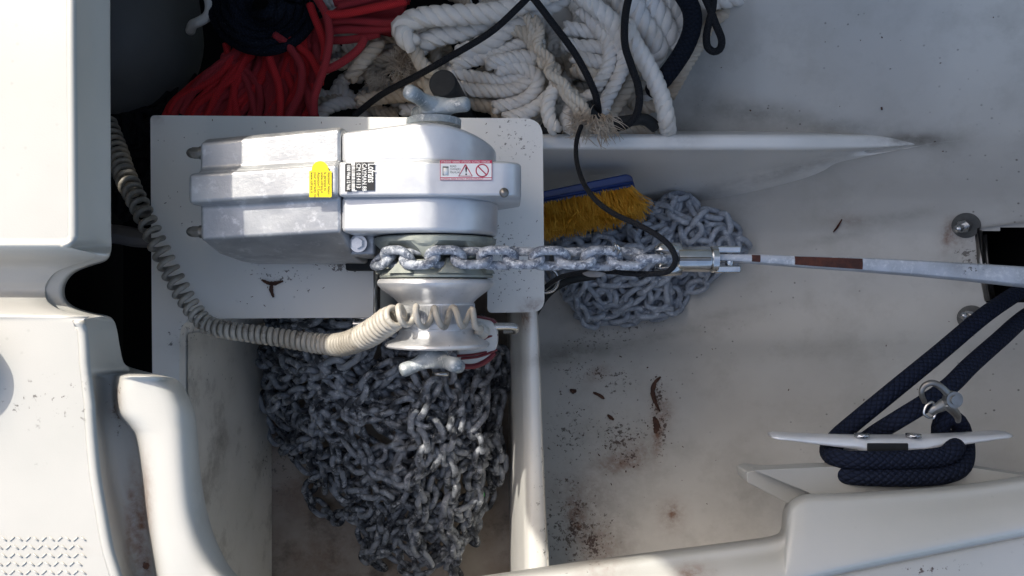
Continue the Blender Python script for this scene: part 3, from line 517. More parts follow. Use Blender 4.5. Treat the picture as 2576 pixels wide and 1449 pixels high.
mb=MB()
for side,yb,ya in ((1,inn-.0005,inn-.0165),(-1,out+.001,out+.0165)):
    for k in range(7):
        a=R(-4+51.4*k+(0 if side>0 else 25.7))
        er=Vector((math.sin(a),0,math.cos(a))); et=Vector((math.cos(a),0,-math.sin(a))); C0=Vector((cgx,0,CZ)); b0=len(mb.V)
        for (yy,r,w_) in ((yb,.0615,.0150),(yb,.040,.0150),(lerp(yb,ya,.45),.0595,.0075),(lerp(yb,ya,.45),.038,.0075),(ya,.0535,.0030),(ya,.036,.0030)):
            for s in (-1,1): mb.V.append(C0+er*r+et*w_*s+Vector((0,yy,0))); mb.uv.append((0,0))
        for f in ((0,1,5,4),(4,5,9,8),(0,4,6,2),(4,8,10,6),(1,3,7,5),(5,7,11,9),(8,9,11,10)): mb.F.append(tuple(b0+i for i in f))
mb.obj('gypsy_teeth','bronze',wind,bevel=.0012)
# warping drum
y=lambda p,z=.15:Y(p,z)
lathe_y('warping_drum',[(y(700),.050),(y(701),.0588),(y(705),.0605),(y(712),.0612),(y(718),.0600),(y(728),.0565),(y(742),.0490),(y(754),.0430),(y(762),.0400),(y(768),.0388)],cgx+.0005,CZ,'alu3',wind,n=96)
lathe_y('drum_barrel',[(y(764),.0375),(y(766),.0392),(y(830),.0405),(y(831),.0412),(y(834),.0412),(y(835),.0400),(y(848),.0408),(y(858),.0435),(y(864),.0480),(y(868),.0520),(y(872),.0542),(y(878),.0548),(y(882),.0535),(y(884),.048),(y(885),.02)],cgx+.002,CZ,'alu3',wind,n=120)
mb=MB()
for i in range(70):
    a=-1.35+2.7*i/69; r=.0400
    mb.tube([Vector((cgx+.002+r*math.sin(a),y(769),CZ+r*math.cos(a))),Vector((cgx+.002+(r+.0007)*math.sin(a),y(818),CZ+(r+.0007)*math.cos(a)))],.00045,5)
mb.obj('grip_ribs','alu3',wind)
# three-armed levers
def lever(name,c,ax,tips,rs=.0072,hub=.0115):
    mb=MB(); 
    V=[];E_=[];RR=[]
    me=bpy.data.meshes.new(name); V=[c-ax*.012,c,c+ax*.008]; E_=[(0,1),(1,2)]; RR=[hub*1.0,hub,hub*.75]
    for t in tips:
        k=len(V); t=Vector(t); V+= [c.lerp(t,.45),c.lerp(t,.8),t]; E_+= [(1,k),(k,k+1),(k+1,k+2)]; RR+= [rs*.86,rs,rs*1.02]
    me.from_pydata([tuple(v) for v in V],[],E_); o=linkme(name,me,'lever',wind)
    s=o.modifiers.new('s','SKIN'); s.use_smooth_shade=True
    for i,v in enumerate(me.skin_vertices[0].data): v.radius=(RR[i]*1.13,RR[i]*1.13); v.use_root=(i==1)
    u=o.modifiers.new('u','SUBSURF'); u.levels=2; u.render_levels=2
    return o
z0=.100
c=Vector((X(1092,.12),Y(903,.12),.112)); lever('clutch_lever',c,Vector((0,-1,0)),[W(1004,935,.125),W(1152,921,.172),W(1162,925,.07)])
mb=MB(); mb.tube([Vector((c.x,Y(880,.12),c.z)),Vector((c.x,Y(905,.12),c.z))],.013,20); mb.obj('lever_hub','lever',wind)
c=Vector((X(1092,.115),Y(268,.115),.112)); lever('clutch_lever',c,Vector((0,1,0)),[W(1022,226,.155),W(1183,261,.125),W(1045,288,.06)],rs=.0074,hub=.0125)
mb=MB(); mb.tube([Vector((X(1092,.10),Y(304,.13),.102)),Vector((X(1092,.10),Y(292,.12),.102))],.0285,40); mb.obj('lever_collar','lever',wind,bevel=.003)
# stickers ------------------------------------------------
def text(s,size,loc,rot,m,par,name='lettering',sx=1,bold=0):
    cu=bpy.data.curves.new('t','FONT'); cu.body=s; cu.size=size; cu.extrude=.00004; cu.offset=bold; cu.resolution_u=2; cu.space_line=.95
    t=bpy.data.objects.new('t',cu); COL.objects.link(t); dg=bpy.context.evaluated_depsgraph_get(); me=bpy.data.meshes.new_from_object(t.evaluated_get(dg))
    bpy.data.objects.remove(t); bpy.data.curves.remove(cu)
    me.transform(Matrix.Translation(loc)@Matrix.Rotation(rot,4,'Z')@Matrix.Diagonal((sx,1,1,1)))
    me.materials.clear()
    return linkme(name,me,m,par,smooth=False)
def sub(o): return o
class Par:  # sticker local parent: mesh object with zero location
    pass
def sticker(name,px0,py0,px1,py1,z,m,par=wind,r=.0006,rot=0):
    a=W(px0,py0,z); b=W(px1,py1,z)
    pl=roundpoly([(a.x,b.y),(b.x,b.y),(b.x,a.y),(a.x,a.y)],r,4)
    return prism(pl,z-.0004,z,name,m,par,smooth=False)
def child(o,p): o.parent=p; o.matrix_parent_inverse=p.matrix_basis.inverted()@Matrix.Identity(4) if False else Matrix.Translation(-Vector(wind.location)).inverted()@Matrix.Translation(-Vector(wind.location)); return o
def cp(o,p):
    # both are in world coordinates; p itself hangs on the windlass empty
    o.parent=p; o.matrix_parent_inverse=Matrix.Identity(4); return o
zs=.1722
yb=empty('x'); bpy.data.objects.remove(yb)
ys=sticker('yellow_sticker',778,430,834,496,zs,'yellow')
c=W(805,430,zs); pl=[(c.x+.0105*math.cos(a)*.78,c.y+.0095*math.sin(a)) for a in [PI*i/20 for i in range(21)]]
cp(prism([Vector(p) for p in pl],zs-.0005,zs-.0001,'sticker_tab','yellow',smooth=False),ys)
for k,s in enumerate(('Attenzione!! Attivare','la garanzia su','www.lofrans.it','Attention!! Enter','your warranty on','www.lofrans.it')):
    cp(text(s,.0040,W(824-k*8.6,433,zs+.0001),-PI/2,'ink',None,sx=.62 if k in (0,) else .85,bold=.00002),ys)
bs=sticker('black_label',893,408,942,479,zs,'ink'); bs2=sticker('black_label',868,411,884,482,zs,'ink'); wb=sticker('barcode',885,411,898,481,zs,'wink')
cp(text('Lofrans',.0105,W(926,411,zs+.0001),-PI/2,'wink',None,sx=.58,bold=.00012),bs)
for nm,pxx,s_,sz in (('r',913,'CAYMAN 88',.0056),('r',898,'CM 014113',.0058)): cp(text(s_,sz,W(pxx-1,411,zs+.0001),-PI/2,'wink',None,sx=.86,bold=.00004),bs)
mb=MB(); a=W(911,409,zs+.00005); b=W(911,478,zs+.00005); mb.box((a+b)/2,(.00012,abs(a.y-b.y)/2,.00005)); a=W(896,409,zs+.00005); b=W(896,478,zs+.00005); mb.box((a+b)/2,(.00012,abs(a.y-b.y)/2,.00005)); cp(mb.obj('rule','wink'),bs)
cp(text('1000 Watt 12 Volt',.0046,W(873,414,zs+.0001),-PI/2,'wink',None,sx=.68,bold=.0001),bs2)
mb=MB(); rr=random.Random(3); q=414
while q<478:
    wd=rr.choice([.6,.9,1.4]); a=W(891.5,q,zs+.00005); mb.box(a,(.0022,wd*.00019,.00005)); q+=wd+rr.choice([1.2,1.8,2.6])
cp(mb.obj('bars','ink'),wb)
zw=.1742
ws=sticker('warning_sticker',1107,403,1238,453,zw,'rink',r=.0002)
def inner(px0,py0,px1,py1,m,nm,z=zw+.00006): 
    a=W(px0,py0,z); b=W(px1,py1,z); mb=MB(); mb.box((a+b)/2,(abs(b.x-a.x)/2,abs(b.y-a.y)/2,.00004)); return cp(mb.obj(nm,m,smooth=False),ws)
inner(1108.5,411,1236.5,446,'wink','sticker_field'); inner(1108.5,448.2,1236.5,452,'wink','sticker_field')
cp(text('ATTENZIONE • WARNING • ATTENTION • ACHTUNG • ATENCION',.0028,W(1109,409.6,zw+.0001),0,'wink',None,sx=.545),ws)
cp(text('READ\nOWNERS\nMANUAL',.0030,W(1132,421,zw+.00012),0,'ink',None,sx=.8),ws)
cp(text('LOFRANS  MADE IN ITALY  WWW.LOFRANS.IT',.0020,W(1110,451.7,zw+.00012),0,'rink',None,sx=.95),ws)
mb=MB(); A,B,C_=W(1171,414,zw+.0001),W(1154,443,zw+.0001),W(1188,443,zw+.0001); mb.tube([A,B,C_,A],.0006,4,cap=False); cp(mb.obj('warning_triangle','rink'),ws)
cp(text('!',.0115,W(1168.5,440,zw+.0001),0,'ink',None,bold=.0002),ws)
mb=MB(); c=W(1213,429,zw+.0001); mb.tube([c+Vector((math.cos(t*PI/16)*.0058,math.sin(t*PI/16)*.0058,0)) for t in range(33)],.0006,4); mb.tube([c+Vector((-.004,.004,0)),c+Vector((.004,-.004,0))],.0006,4); cp(mb.obj('ban_ring','rink'),ws)
mb=MB(); mb.box(W(1121,430,zw+.00011),(.0028,.0042,.00003)); cp(mb.obj('page_icon','ink'),ws); mb=MB(); mb.box(W(1121.5,431,zw+.00016),(.0024,.0035,.00003)); cp(mb.obj('page_icon','wink'),ws)
# the silvery rust fleck on the drum root
mb=MB(); 
# hinge bracket of the plinth cover
hb=tag(empty('corner_bracket',W(943,800,0)),'bent steel edging with a round barrel at the notch of the white plinth','bracket')
mb=MB()
for a,b in (((940,672),(942,797)),((942,799),(886,799))):
    A=W(*a,.004);B=W(*b,.004); mb.box((A+B)/2+Vector((0.0012,-.001,-.012)),(max(.0008,abs(A.x-B.x)/2),max(.0008,abs(A.y-B.y)/2),.018))
mb.obj('edging','steel',hb)
mb=MB(); a=W(890,815,-.005); b=W(925,815,-.005); mb.tube([a,b],.0058,18); sm(mb.obj('barrel','steel',hb),40)
# ---------------- chain -----------------
def linkmesh(name,L=.040,Wd=.0275,rod=.0045,ns=5,n=8):
    rc=Wd/2-rod; hs=L/2-rod-rc; P=[]
    for i in range(ns*2+1): a=-PI/2+PI*i/(ns*2); P.append(Vector((hs+rc*math.cos(a),rc*math.sin(a),0)))
    for i in range(ns*2+1): a=PI/2+PI*i/(ns*2); P.append(Vector((-hs+rc*math.cos(a),rc*math.sin(a),0)))
    m=len(P); V=[];Fc=[]
    for i,p in enumerate(P):
        t=(P[(i+1)%m]-P[i-1]).normalized(); nrm=Vector((t.y,-t.x,0))
        for k in range(n):
            a=2*PI*k/n; V.append(p+nrm*math.cos(a)*rod+Vector((0,0,1))*math.sin(a)*rod)
    for i in range(m):
        for k in range(n): Fc.append((i*n+k,((i+1)%m)*n+k,((i+1)%m)*n+(k+1)%n,i*n+(k+1)%n))
    me=bpy.data.meshes.new(name); me.from_pydata([tuple(v) for v in V],[],Fc); me.shade_smooth(); return me
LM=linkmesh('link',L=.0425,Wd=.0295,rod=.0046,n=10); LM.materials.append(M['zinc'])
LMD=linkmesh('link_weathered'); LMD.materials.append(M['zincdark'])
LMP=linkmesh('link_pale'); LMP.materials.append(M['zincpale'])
def lmat(c,t,roll,up=Vector((0,0,1))):
    t=t.normalized(); s=up.cross(t)
    if s.length<.15: s=Vector((0,1,0)).cross(t)
    s.normalize(); n=t.cross(s)
    q=s*math.cos(roll)+n*math.sin(roll); r_=t.cross(q)
    return Matrix(((t.x,q.x,r_.x,c.x),(t.y,q.y,r_.y,c.y),(t.z,q.z,r_.z,c.z),(0,0,0,1)))
def add_link(mesh,m4,par,name='link'):
    o=bpy.data.objects.new(name,mesh); COL.objects.link(o); o.parent=par; o.matrix_parent_inverse=Matrix.Translation(-Vector(par.location)); o.matrix_basis=m4; return o
def heap_mesh(name,mesh,mats,par,m):
    base=[v.co.copy() for v in mesh.vertices]; fs=[tuple(p.vertices) for p in mesh.polygons]; V=[];Fc=[]
    for q in mats:
        b=len(V); V+=[q@v for v in base]; Fc+=[tuple(i+b for i in f) for f in fs]
    me=bpy.data.meshes.new(name); me.from_pydata([tuple(v) for v in V],[],Fc); o=linkme(name,me,m,par); tag(o,kind='stuff'); return o
PITCH=.0240
ch=tag(empty('anchor_chain',W(1100,1000,-.2)),'galvanised anchor chain running over the gypsy and heaped dark in the well','chain')
GR=.0555; cy=Y(648,.155)
path=[]
for i in range(60):
    a=R(205)-i*R(205-90)/59; path.append(Vector((cgx+GR*math.cos(a),cy+(0 if a<PI*1.0 else -.006*(a-PI)),CZ+GR*math.sin(a))))
xe=X(1665,.15)
path.append(Vector((xe,Y(651,.15),.149)))
path=resample(path,.0254*.5); pts=path[::2]
for i in range(len(pts)):
    a=pts[max(0,i-1)]; b=pts[min(len(pts)-1,i+1)]
    rl=R(45) if i%2 else R(-45)
    if pts[i].x>xe-.02: rl=R(90)
    add_link(LM,lmat(pts[i],b-a,rl+R(random.uniform(-4,4))),ch)
def bake(s):
    v=[int(q) for q in s.split()]; return [Vector((v[i]/1000,v[i+1]/1000,v[i+2]/1000)) for i in range(0,len(v),3)]
def pile(Pn,mesh,par,nmax,matn,seed,extra=()):
    rr=random.Random(seed); ms=[]; off=0
    for Q in extra:
        for i in range(len(Q)):
            ms.append(lmat(Q[i],Q[min(i+1,len(Q)-1)]-Q[max(i-1,0)],(R(46) if i%2 else R(-44))+rr.uniform(-.12,.12)))
    for i in range(1,len(Pn)-1):
        t=Pn[i+1]-Pn[i-1]
        if t.length<.005: continue
        off+=rr.uniform(-.35,.35); off*=.9
        rl=(R(48) if i%2 else R(-42))+off+rr.uniform(-.22,.22)
        ms.append(lmat(Pn[i],t,rl))
    ms.sort(key=lambda m:-m[2][3])
    for m_ in ms[:nmax]: add_link(mesh,m_,par)
    if ms[nmax:]: heap_mesh('buried_links',mesh,ms[nmax:],par,matn)
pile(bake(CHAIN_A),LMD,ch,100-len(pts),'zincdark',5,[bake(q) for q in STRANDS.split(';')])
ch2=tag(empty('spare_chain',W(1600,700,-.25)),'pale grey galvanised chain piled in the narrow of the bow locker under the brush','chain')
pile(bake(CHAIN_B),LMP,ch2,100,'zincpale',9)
# ---------------- swivel + anchor shank -----------------
sv=tag(empty('anchor_swivel',W(1750,650,.14)),'stainless steel swivel joining the taut chain to the anchor shank','swivel')
ym=Y(652,.145)
def lx(prof,name,m,par,yc,zc,n=32,sq=1):
    mb=MB(); P=[Vector((x,yc,zc)) for x,r in prof]; V=[];Fc=[]
    for x,r in prof:
        for k in range(n): a=2*PI*k/n; V.append((x,yc+r*math.cos(a)*sq,zc+r*math.sin(a)))
    for i in range(len(prof)-1):
        for k in range(n): Fc.append((i*n+k,i*n+(k+1)%n,(i+1)*n+(k+1)%n,(i+1)*n+k))
    Fc.append(tuple(range(n))); Fc.append(tuple((len(prof)-1)*n+k for k in range(n)))
    bm=bmesh.new(); vs=[bm.verts.new(v) for v in V]
    for f in Fc: bm.faces.new([vs[i] for i in f])
    return sm(link(name,bm,m,par),35)
for s in (1,-1):
    mb=MB(); mb.tube([W(1648,652-s*22,.143),W(1662,652-s*23,.143),W(1690,652-s*22,.143),W(1712,652-s*20,.143)],1,16,rf=lambda t:.0035+.0045*min(1,t*3)); mb.obj('jaw','steel',sv)
lx([(X(1700,.14),.009),(X(1702,.14),.0115),(X(1708,.14),.0122),(X(1778,.14),.0128),(X(1782,.14),.0122)],'swivel_barrel','steel',sv,ym,.143)
lx([(X(1783,.14),.0122),(X(1786,.14),.0132),(X(1800,.14),.0132),(X(1803,.14),.010)],'swivel_collar','steel',sv,ym,.143)
lx([(X(1702,.14),.0019),(X(1779,.14),.0019)],'seam_groove','dsteel',sv,ym,.1552)
for s in (1,-1):
    mb=MB(); a=W(1795,652-s*24,.14); b=W(1858,654-s*25,.14); mb.box((a+b)/2,((b.x-a.x)/2,.0036,.009)); mb.obj('fork_arm','steel',sv,bevel=.002)
mb=MB(); mb.tube([W(1678,626,.143),W(1678,678,.143)],.004,14); mb.tube([W(1835,626,.143),W(1835,684,.143)],.004,14); mb.obj('pin','steel',sv)
an=tag(empty('anchor_shank',W(2200,670,.1)),'long narrow galvanised anchor shank with rusty bands reaching out through the slot','anchor')
SH=[(1805,646,.150,8),(1900,650,.150,10.5),(2050,658,.149,14),(2200,666,.148,17),(2350,676,.147,19.5),(2480,686,.146,22),(2620,698,.145,25),(2760,710,.143,28)]
rows=[]
NP=14
def secpts(px,py,z,hw):
    a=W(px,py-hw,z); b=W(px,py+hw,z); w_=(a.y-b.y)/2; c=(a+b)/2; o=[]
    for (u,v) in ((-1,-.030),(-1,-.012),(-1,-.003),(-.82,-.0006),(-.55,0),(-.2,.0003),(.2,.0003),(.55,0),(.82,-.0006),(1,-.003),(1,-.012),(1,-.030),(0,-.031),(-1,-.030)): o.append(c+Vector((0,-u*w_,v)))
    return o
sec=[secpts(*s) for s in SH]; cols=[spline([s[j] for s in sec],40) for j in range(NP)]
rows=[[cols[j][i] for j in range(NP)] for i in range(len(cols[0]))]
body=grid('shank_bar',rows,'shank',an); sm(body,40)
def band(p0,p1):
    rws=[]
    for i in range(len(rows)):
        p=PX(rows[i][6])[0]
        if p0<=p<=p1:
            j=random.uniform(-.001,.001); rws.append([rows[i][k]+Vector((0,0,.0004)) for k in range(3,9)])
    return rws
for p0,p1 in ((1890,1916),(1998,2172)):
    rw=band(p0,p1)
    grid('rust_patch',rw,'rusty',an,attrs=False)
# ---------------- ropes etc -----------------
def rope(name,Ps,m,r,label,cat,twist=None,group=None,n=12,res=7,parent=None,rs=.51):
    mb=MB()
    for k,L in enumerate(Ps):
        P=spline([W(*p) for p in L],res)
        if twist: mb.twist(P,r,twist,ph=k*1.3,wob=.4,rs=rs)
        else: mb.tube(resample(P,r*.8),r,n)
    o=mb.obj(name,m,parent)
    if label: tag(o,label,cat,group)
    return o
def q2(cx,cy): return (629+cx*.2686,cy*.2686)
def q3(cx,cy): return (1258+cx*.3038,cy*.3038)
wr=[]
# deep filler loops under the white heap
rr=random.Random(11)
fill=[]
for k in range(95):
    cx=840+(k*61.8)%800; cy=-10+(k*97)%330
    if cx<980: cy=max(cy,80)
    a0=rr.uniform(0,6.3); R1=rr.uniform(50,120); R2=rr.uniform(30,80); z=-.135+rr.uniform(-.03,.02)-.02*max(0,(cx-1400)/200)
    fill.append([(cx+R1*math.cos(a0+t*.8),cy+R2*math.sin(a0+t*.8),z+rr.uniform(-.01,.01)) for t in range(rr.randint(3,6))])
fill2=[f for f in fill if f[0][0]<1660]
rope('white_rope_heap',fill2[:60],'wrope',.0098,'tangled heap of thick white three-strand rope filling the top of the bow locker','rope',twist=.030)
WH=bpy.data.objects['white_rope_heap']
rope('loop',fill2[60:],'crope',.0085,None,None,twist=.026,parent=WH)
def Z(L,z0,z1=None): 
    n=len(L); z1=z0 if z1 is None else z1
    return [(a,b,lerp(z0,z1,i/(n-1))) for i,(a,b) in enumerate(L)]
big=[Z([(1400,-25),(1321,8),(1247,30),(1190,36),(1139,38),(1072,42),(1026,55),(1008,75),(1022,98),(1045,118)],-.035,-.05),
 Z([(1050,118),(1086,98),(1130,86),(1166,78),(1210,62),(1260,40),(1330,15)],-.07),
 Z([(1420,-10),(1360,25),(1314,45),(1274,73),(1240,100),(1200,122),(1150,140)],-.055,-.07),
 Z([(1580,-30),(1596,10),(1612,50),(1640,88),(1658,122),(1650,140),(1630,150)],-.04,-.08),
 Z([(1622,-30),(1640,10),(1668,50),(1682,85),(1692,110),(1680,125)],-.05,-.08),
 Z([(1668,-30),(1690,5),(1712,40),(1716,75),(1700,98),(1685,100)],-.06,-.09),
 Z([(1600,-30),(1700,-10),(1790,-2),(1850,-8),(1900,-30)],-.08), Z([(1540,-25),(1568,20),(1590,60),(1604,100),(1600,150),(1585,190)],-.06,-.09)]
rope('loop',big,'wrope',.0138,None,None,twist=.044,parent=WH,rs=.53)
med=[Z([(1139,165),(1193,150),(1240,140),(1274,126),(1321,107),(1370,95)],-.07),
 Z([(1130,178),(1155,188),(1220,199),(1270,202),(1321,188),(1350,160)],-.075),
 Z([(1140,215),(1180,226),(1228,228),(1265,230),(1300,223),(1335,200)],-.07),
 Z([(1225,160),(1270,150),(1319,143),(1350,150)],-.06),
 Z([(1242,270),(1290,262),(1325,248),(1350,220),(1352,195),(1330,175),(1290,168),(1245,178)],-.065),
 Z([(1270,300),(1320,285),(1360,262),(1392,228),(1400,205)],-.06),
 Z([(1400,330),(1382,300),(1378,262),(1392,230),(1412,212)],-.045),
 Z([(1440,330),(1425,300),(1440,270),(1470,250),(1500,235)],-.06),
 Z([(1500,30),(1540,75),(1565,120),(1568,165),(1545,215),(1522,260),(1512,300)],-.045,-.06),
 Z([(1460,20),(1500,65),(1530,105),(1535,150),(1520,190),(1498,220)],-.055),
 Z([(1420,70),(1470,78),(1512,85),(1550,100)],-.065),
 Z([(1415,110),(1460,118),(1505,118),(1540,130)],-.065),
 Z([(1440,140),(1480,150),(1520,158),(1560,150)],-.065),
 Z([(1440,170),(1470,185),(1510,190),(1550,200)],-.07),
 Z([(1600,150),(1590,200),(1565,245),(1535,290),(1530,330)],-.08),
 Z([(1290,70),(1330,90),(1350,130),(1375,165)],-.06),
 Z([(1420,330),(1470,335),(1530,330),(1580,332),(1640,335)],-.085),
 Z([(1030,110),(1050,140),(1062,165),(1085,180),(1100,175)],-.06),
 Z([(1058,200),(1080,215),(1085,245),(1070,270)],-.08),
 Z([(990,200),(1030,210),(1060,215)],-.10),
 Z([(880,200),(900,170),(935,130),(960,100)],-.09),
 Z([(900,260),(960,245),(1020,240),(1060,235)],-.09),
 Z([(1160,250),(1200,262),(1240,270),(1260,300)],-.085),
 Z([(1330,330),(1345,300),(1345,270),(1320,250)],-.09)]
rope('loop',med[:13],'wrope',.0098,None,None,twist=.030,parent=WH)
rope('loop',med[13:],'crope',.0100,None,None,twist=.030,parent=WH)
braid=[Z([(1325,40),(1345,85),(1350,115),(1372,150),(1395,185),(1410,215),(1425,245),(1448,270),(1455,300)],-.035),
 Z([(1345,45),(1360,80),(1352,120),(1385,150),(1380,185),(1420,210),(1430,235),(1470,270),(1478,300),(1500,325)],-.03),
 Z([(1335,60),(1340,100),(1365,125),(1362,160),(1400,170),(1400,215),(1445,235),(1450,265),(1490,310)],-.04)]
rope('loop',braid,'crope',.0062,None,None,twist=.020,parent=WH)
# frayed whippings
def fray(c,n,L,par,name='frayed_end',dirn=None,r=.0007,spread=1):
    mb=MB(); q=random.Random(int(c.x*1e4))
    for i in range(n):
        d=Vector((q.gauss(0,1),q.gauss(0,1),abs(q.gauss(0,.7)))).normalized()*spread
        if dirn: d=(d*.35+dirn).normalized()
        p=c+Vector((q.gauss(0,.006),q.gauss(0,.006),q.gauss(0,.003))); l=L*q.uniform(.5,1.1); P=[p]
        for k in range(5):
            d=(d+Vector((q.gauss(0,.25),q.gauss(0,.25),q.gauss(0,.2)-.05))).normalized(); P.append(P[-1]+d*l/5)
        mb.tube(P,r,4,rf=lambda t:r*(1-.6*t))
    return mb.obj(name,'fray',par)
fray(W(1465,318,-.03),200,.018,WH); fray(W(1015,160,-.085),220,.026,WH); fray(W(1512,300,-.02),90,.03,WH,dirn=Vector((.5,-1,.1)))
fray(W(960,190,-.10),90,.022,WH,dirn=Vector((-.6,-.6,.2)))
# fleece covered ropes
fl=rope('fleecy_rope',[Z([(1575,60),(1590,98),(1605,125),(1622,152),(1640,187),(1653,216),(1668,256),(1676,298)],-.025,-.045)+[(1679,326,-.075),(1680,332,-.14),(1680,330,-.2)]],'wrope',.0118,'fluffy bright white rope hanging diagonally over the divider beside the thick navy rope','rope',twist=.034,rs=.64)
rope('loop',[Z([(1455,-15),(1500,20),(1540,55),(1562,90),(1572,120)],-.03,-.05)],'wrope',.0118,None,None,twist=.034,rs=.64,parent=WH)
cr_=rope('cream_rope',[[(1880,-20,-.09),(1850,12,-.10),(1815,38,-.10),(1785,62,-.10),(1768,95,-.10),(1744,135,-.10),(1720,175,-.10),(1703,205,-.11),(1683,243,-.12)],[(1602,175,-.12),(1590,205,-.12),(1588,235,-.12),(1596,262,-.12),(1630,272,-.12),(1650,262,-.12)]],'crope',.0092,'shiny cream three-strand rope curving down the outer edge of the heap beside the navy rope','rope',twist=.022)
nv=rope('navy_rope',[[(1712,-25,-.03),(1738,20,-.03),(1742,65,-.03),(1728,110,-.035),(1702,155,-.04),(1668,200,-.05),(1640,230,-.08)]],'dnavy',.0115,'thick dark navy braided rope arching down at the right side of the white rope heap','rope',n=20)
# red rope
RB=[Z([(815,36),(855,36),(898,29),(950,18),(1030,2)],-.045),Z([(660,100),(700,120),(740,140)],-.08),
 Z([(669,113),(683,161),(701,215),(706,268),(704,300)],-.065),Z([(779,10),(790,40),(798,60),(810,90),(818,125),(812,160)],-.055),Z([(718,91),(748,115),(779,142),(801,183),(806,220)],-.07)]
RF=[Z([(790,-15),(806,10),(822,42),(829,94),(818,161),(800,215),(790,250),(790,300)],-.045),Z([(828,54),(870,50),(924,54),(965,58),(1005,54),(1040,40)],-.06),Z([(828,78),(870,74),(924,76),(992,70)],-.065),Z([(836,102),(880,100),(924,92),(960,82)],-.07),
 Z([(918,95),(905,120),(884,140),(855,160),(830,172),(812,178)],-.05),Z([(690,88),(718,108),(740,135),(757,165),(760,200),(752,242),(735,275),(722,305)],-.06),
 Z([(760,200),(772,240),(790,300)],-.075),Z([(840,8),(880,-5),(930,-20)],-.055),Z([(850,18),(900,5),(960,-10)],-.05),Z([(560,140),(600,165),(640,200),(655,240),(650,300)],-.085)]
fan=[]
for k in range(46):
    a=(k*.618)%1; sx=lerp(780,590,a); sy=lerp(90,130,a)+rr.uniform(-10,10)
    ex=lerp(740,440,a)+rr.uniform(-15,15); ey=lerp(310,250,a)+rr.uniform(-10,20)
    bx=rr.uniform(-35,35)
    fan.append(Z([(sx,sy),(lerp(sx,ex,.35)+bx,lerp(sy,ey,.35)+14),(lerp(sx,ex,.7)+bx*.6,lerp(sy,ey,.7)+8),(ex,ey),(ex-20,ey+40)],-.075-.03*rr.random(),-.095))
for k in range(22):
    a=(k*.618)%1; fan.append(Z([(lerp(720,800,a),150),(lerp(760,840,a),lerp(90,40,a)),(lerp(850,900,a),lerp(60,10,a)),(lerp(990,1040,a),lerp(85,-20,a))],-.09-.01*rr.random()))
for k in range(16): 
    x=rr.uniform(560,810); fan.append(Z([(x,110),(x+rr.uniform(-30,40),170),(x+rr.uniform(-30,40),230),(x+rr.uniform(-30,30),300)],-.085))
rd=rope('red_rope',RB,'red',.0050,'bright and faded red braided rope bundle lying under the navy coil beside the white heap','rope')
rope('faded_loops',RF,'redf',.0051,None,None,parent=rd); rope('faded_loops',fan[::3],'red',.0049,None,None,parent=rd); rope('faded_loops',[f for i,f in enumerate(fan) if i%3],'redf',.0049,None,None,parent=rd)
# navy coil on the red rope
cl=[]
for k in range(6):
    r0=32+k*19; ex=[(655+k*1.5+r0*1.02*math.cos(a),8+r0*.95*math.sin(a),-.05-.004*k+.012*math.sin(a*2+k)) for a in [2*PI*i/18 for i in range(19)]]
    cl.append(ex)
for k in range(5):
    r0=40+k*19; cl.append([(650+r0*math.cos(a),6+r0*.92*math.sin(a),-.068-.004*k) for a in [2*PI*i/18+1 for i in range(19)]])
rope('navy_coil',cl,'dnavy',.0064,'near-black navy rope coiled in rings on top of the red rope','rope')
# deep dark layer under the red ropes (coiled dark line)
dl=[]
for k in range(14):
    dl.append([(rr.uniform(250,560),rr.uniform(200,560),-.2),(rr.uniform(260,520),rr.uniform(250,560),-.19),(rr.uniform(260,560),rr.uniform(250,520),-.2),(rr.uniform(260,620),rr.uniform(150,400),-.19)])
rope('dark_line',dl,'cord',.006,'loose black line lying in the dark gap left of the white plinth','rope')
# cords
def cord(nm,P,r,label): return rope(nm,[P],'cord',r,label,'cord')
cord('lashing_line',[(1345,-25,.0),(1300,22,.0),(1230,84,-.01),(1120,150,-.02),(1050,190,-.035),(960,238,-.06),(890,292,-.08)],.0042,'dark cord stretched diagonally down to the left across the white and cream ropes')
cord('lashing_line',[(1325,-25,.0),(1355,12,.0),(1395,65,-.005),(1440,125,-.01),(1472,180,-.015),(1495,230,-.02),(1503,262,-.03),(1506,290,-.06)],.0044,'dark cord running down to the right over the middle of the white rope heap')
cord('lashing_line',[(1586,-25,.0),(1573,40,.0),(1572,110,-.005),(1588,165,-.01),(1605,215,-.01),(1608,260,-.01),(1597,295,-.015),(1570,318,-.02),(1535,320,-.03),(1505,300,-.05)],.0046,'dark cord hanging in a hook-shaped bend between the white heap and the fluffy white rope')
cord('cord_loop',[(1765,-25,-.03),(1785,20,-.03),(1800,60,-.03),(1815,98,-.035),(1812,122,-.04),(1796,130,-.04),(1780,118,-.04),(1777,90,-.035),(1784,55,-.03),(1793,20,-.03),(1796,-25,-.03)],.0046,'small closed loop of black cord hanging on the grey hull at the top edge')
cord('lashing_line',[(1462,318,-.02),(1454,340,0),(1449,370,.01),(1452,412,.03),(1468,460,.07),(1500,505,.11),(1545,538,.14),(1600,563,.16),(1650,590,.172),(1684,618,.178),(1699,650,.178),(1691,674,.170),(1665,687,.16),(1600,689,.145),(1530,683,.12),(1450,688,.07),(1400,702,.02),(1350,740,-.08)],.0028,'long black cord tied to the white rope, crossing the brush and hooking round the swivel')
rope('black_webbing',[[(1470,262,-.035),(1490,290,-.04),(1520,312,-.045),(1570,306,-.05),(1620,300,-.05),(1652,322,-.06)],[(1480,255,-.045),(1500,300,-.05),(1540,322,-.05)],[(1360,318,-.08),(1385,335,-.08),(1420,345,-.08)]],'black',.0075,'black fabric strap lying under the frayed white rope end above the divider','strap')
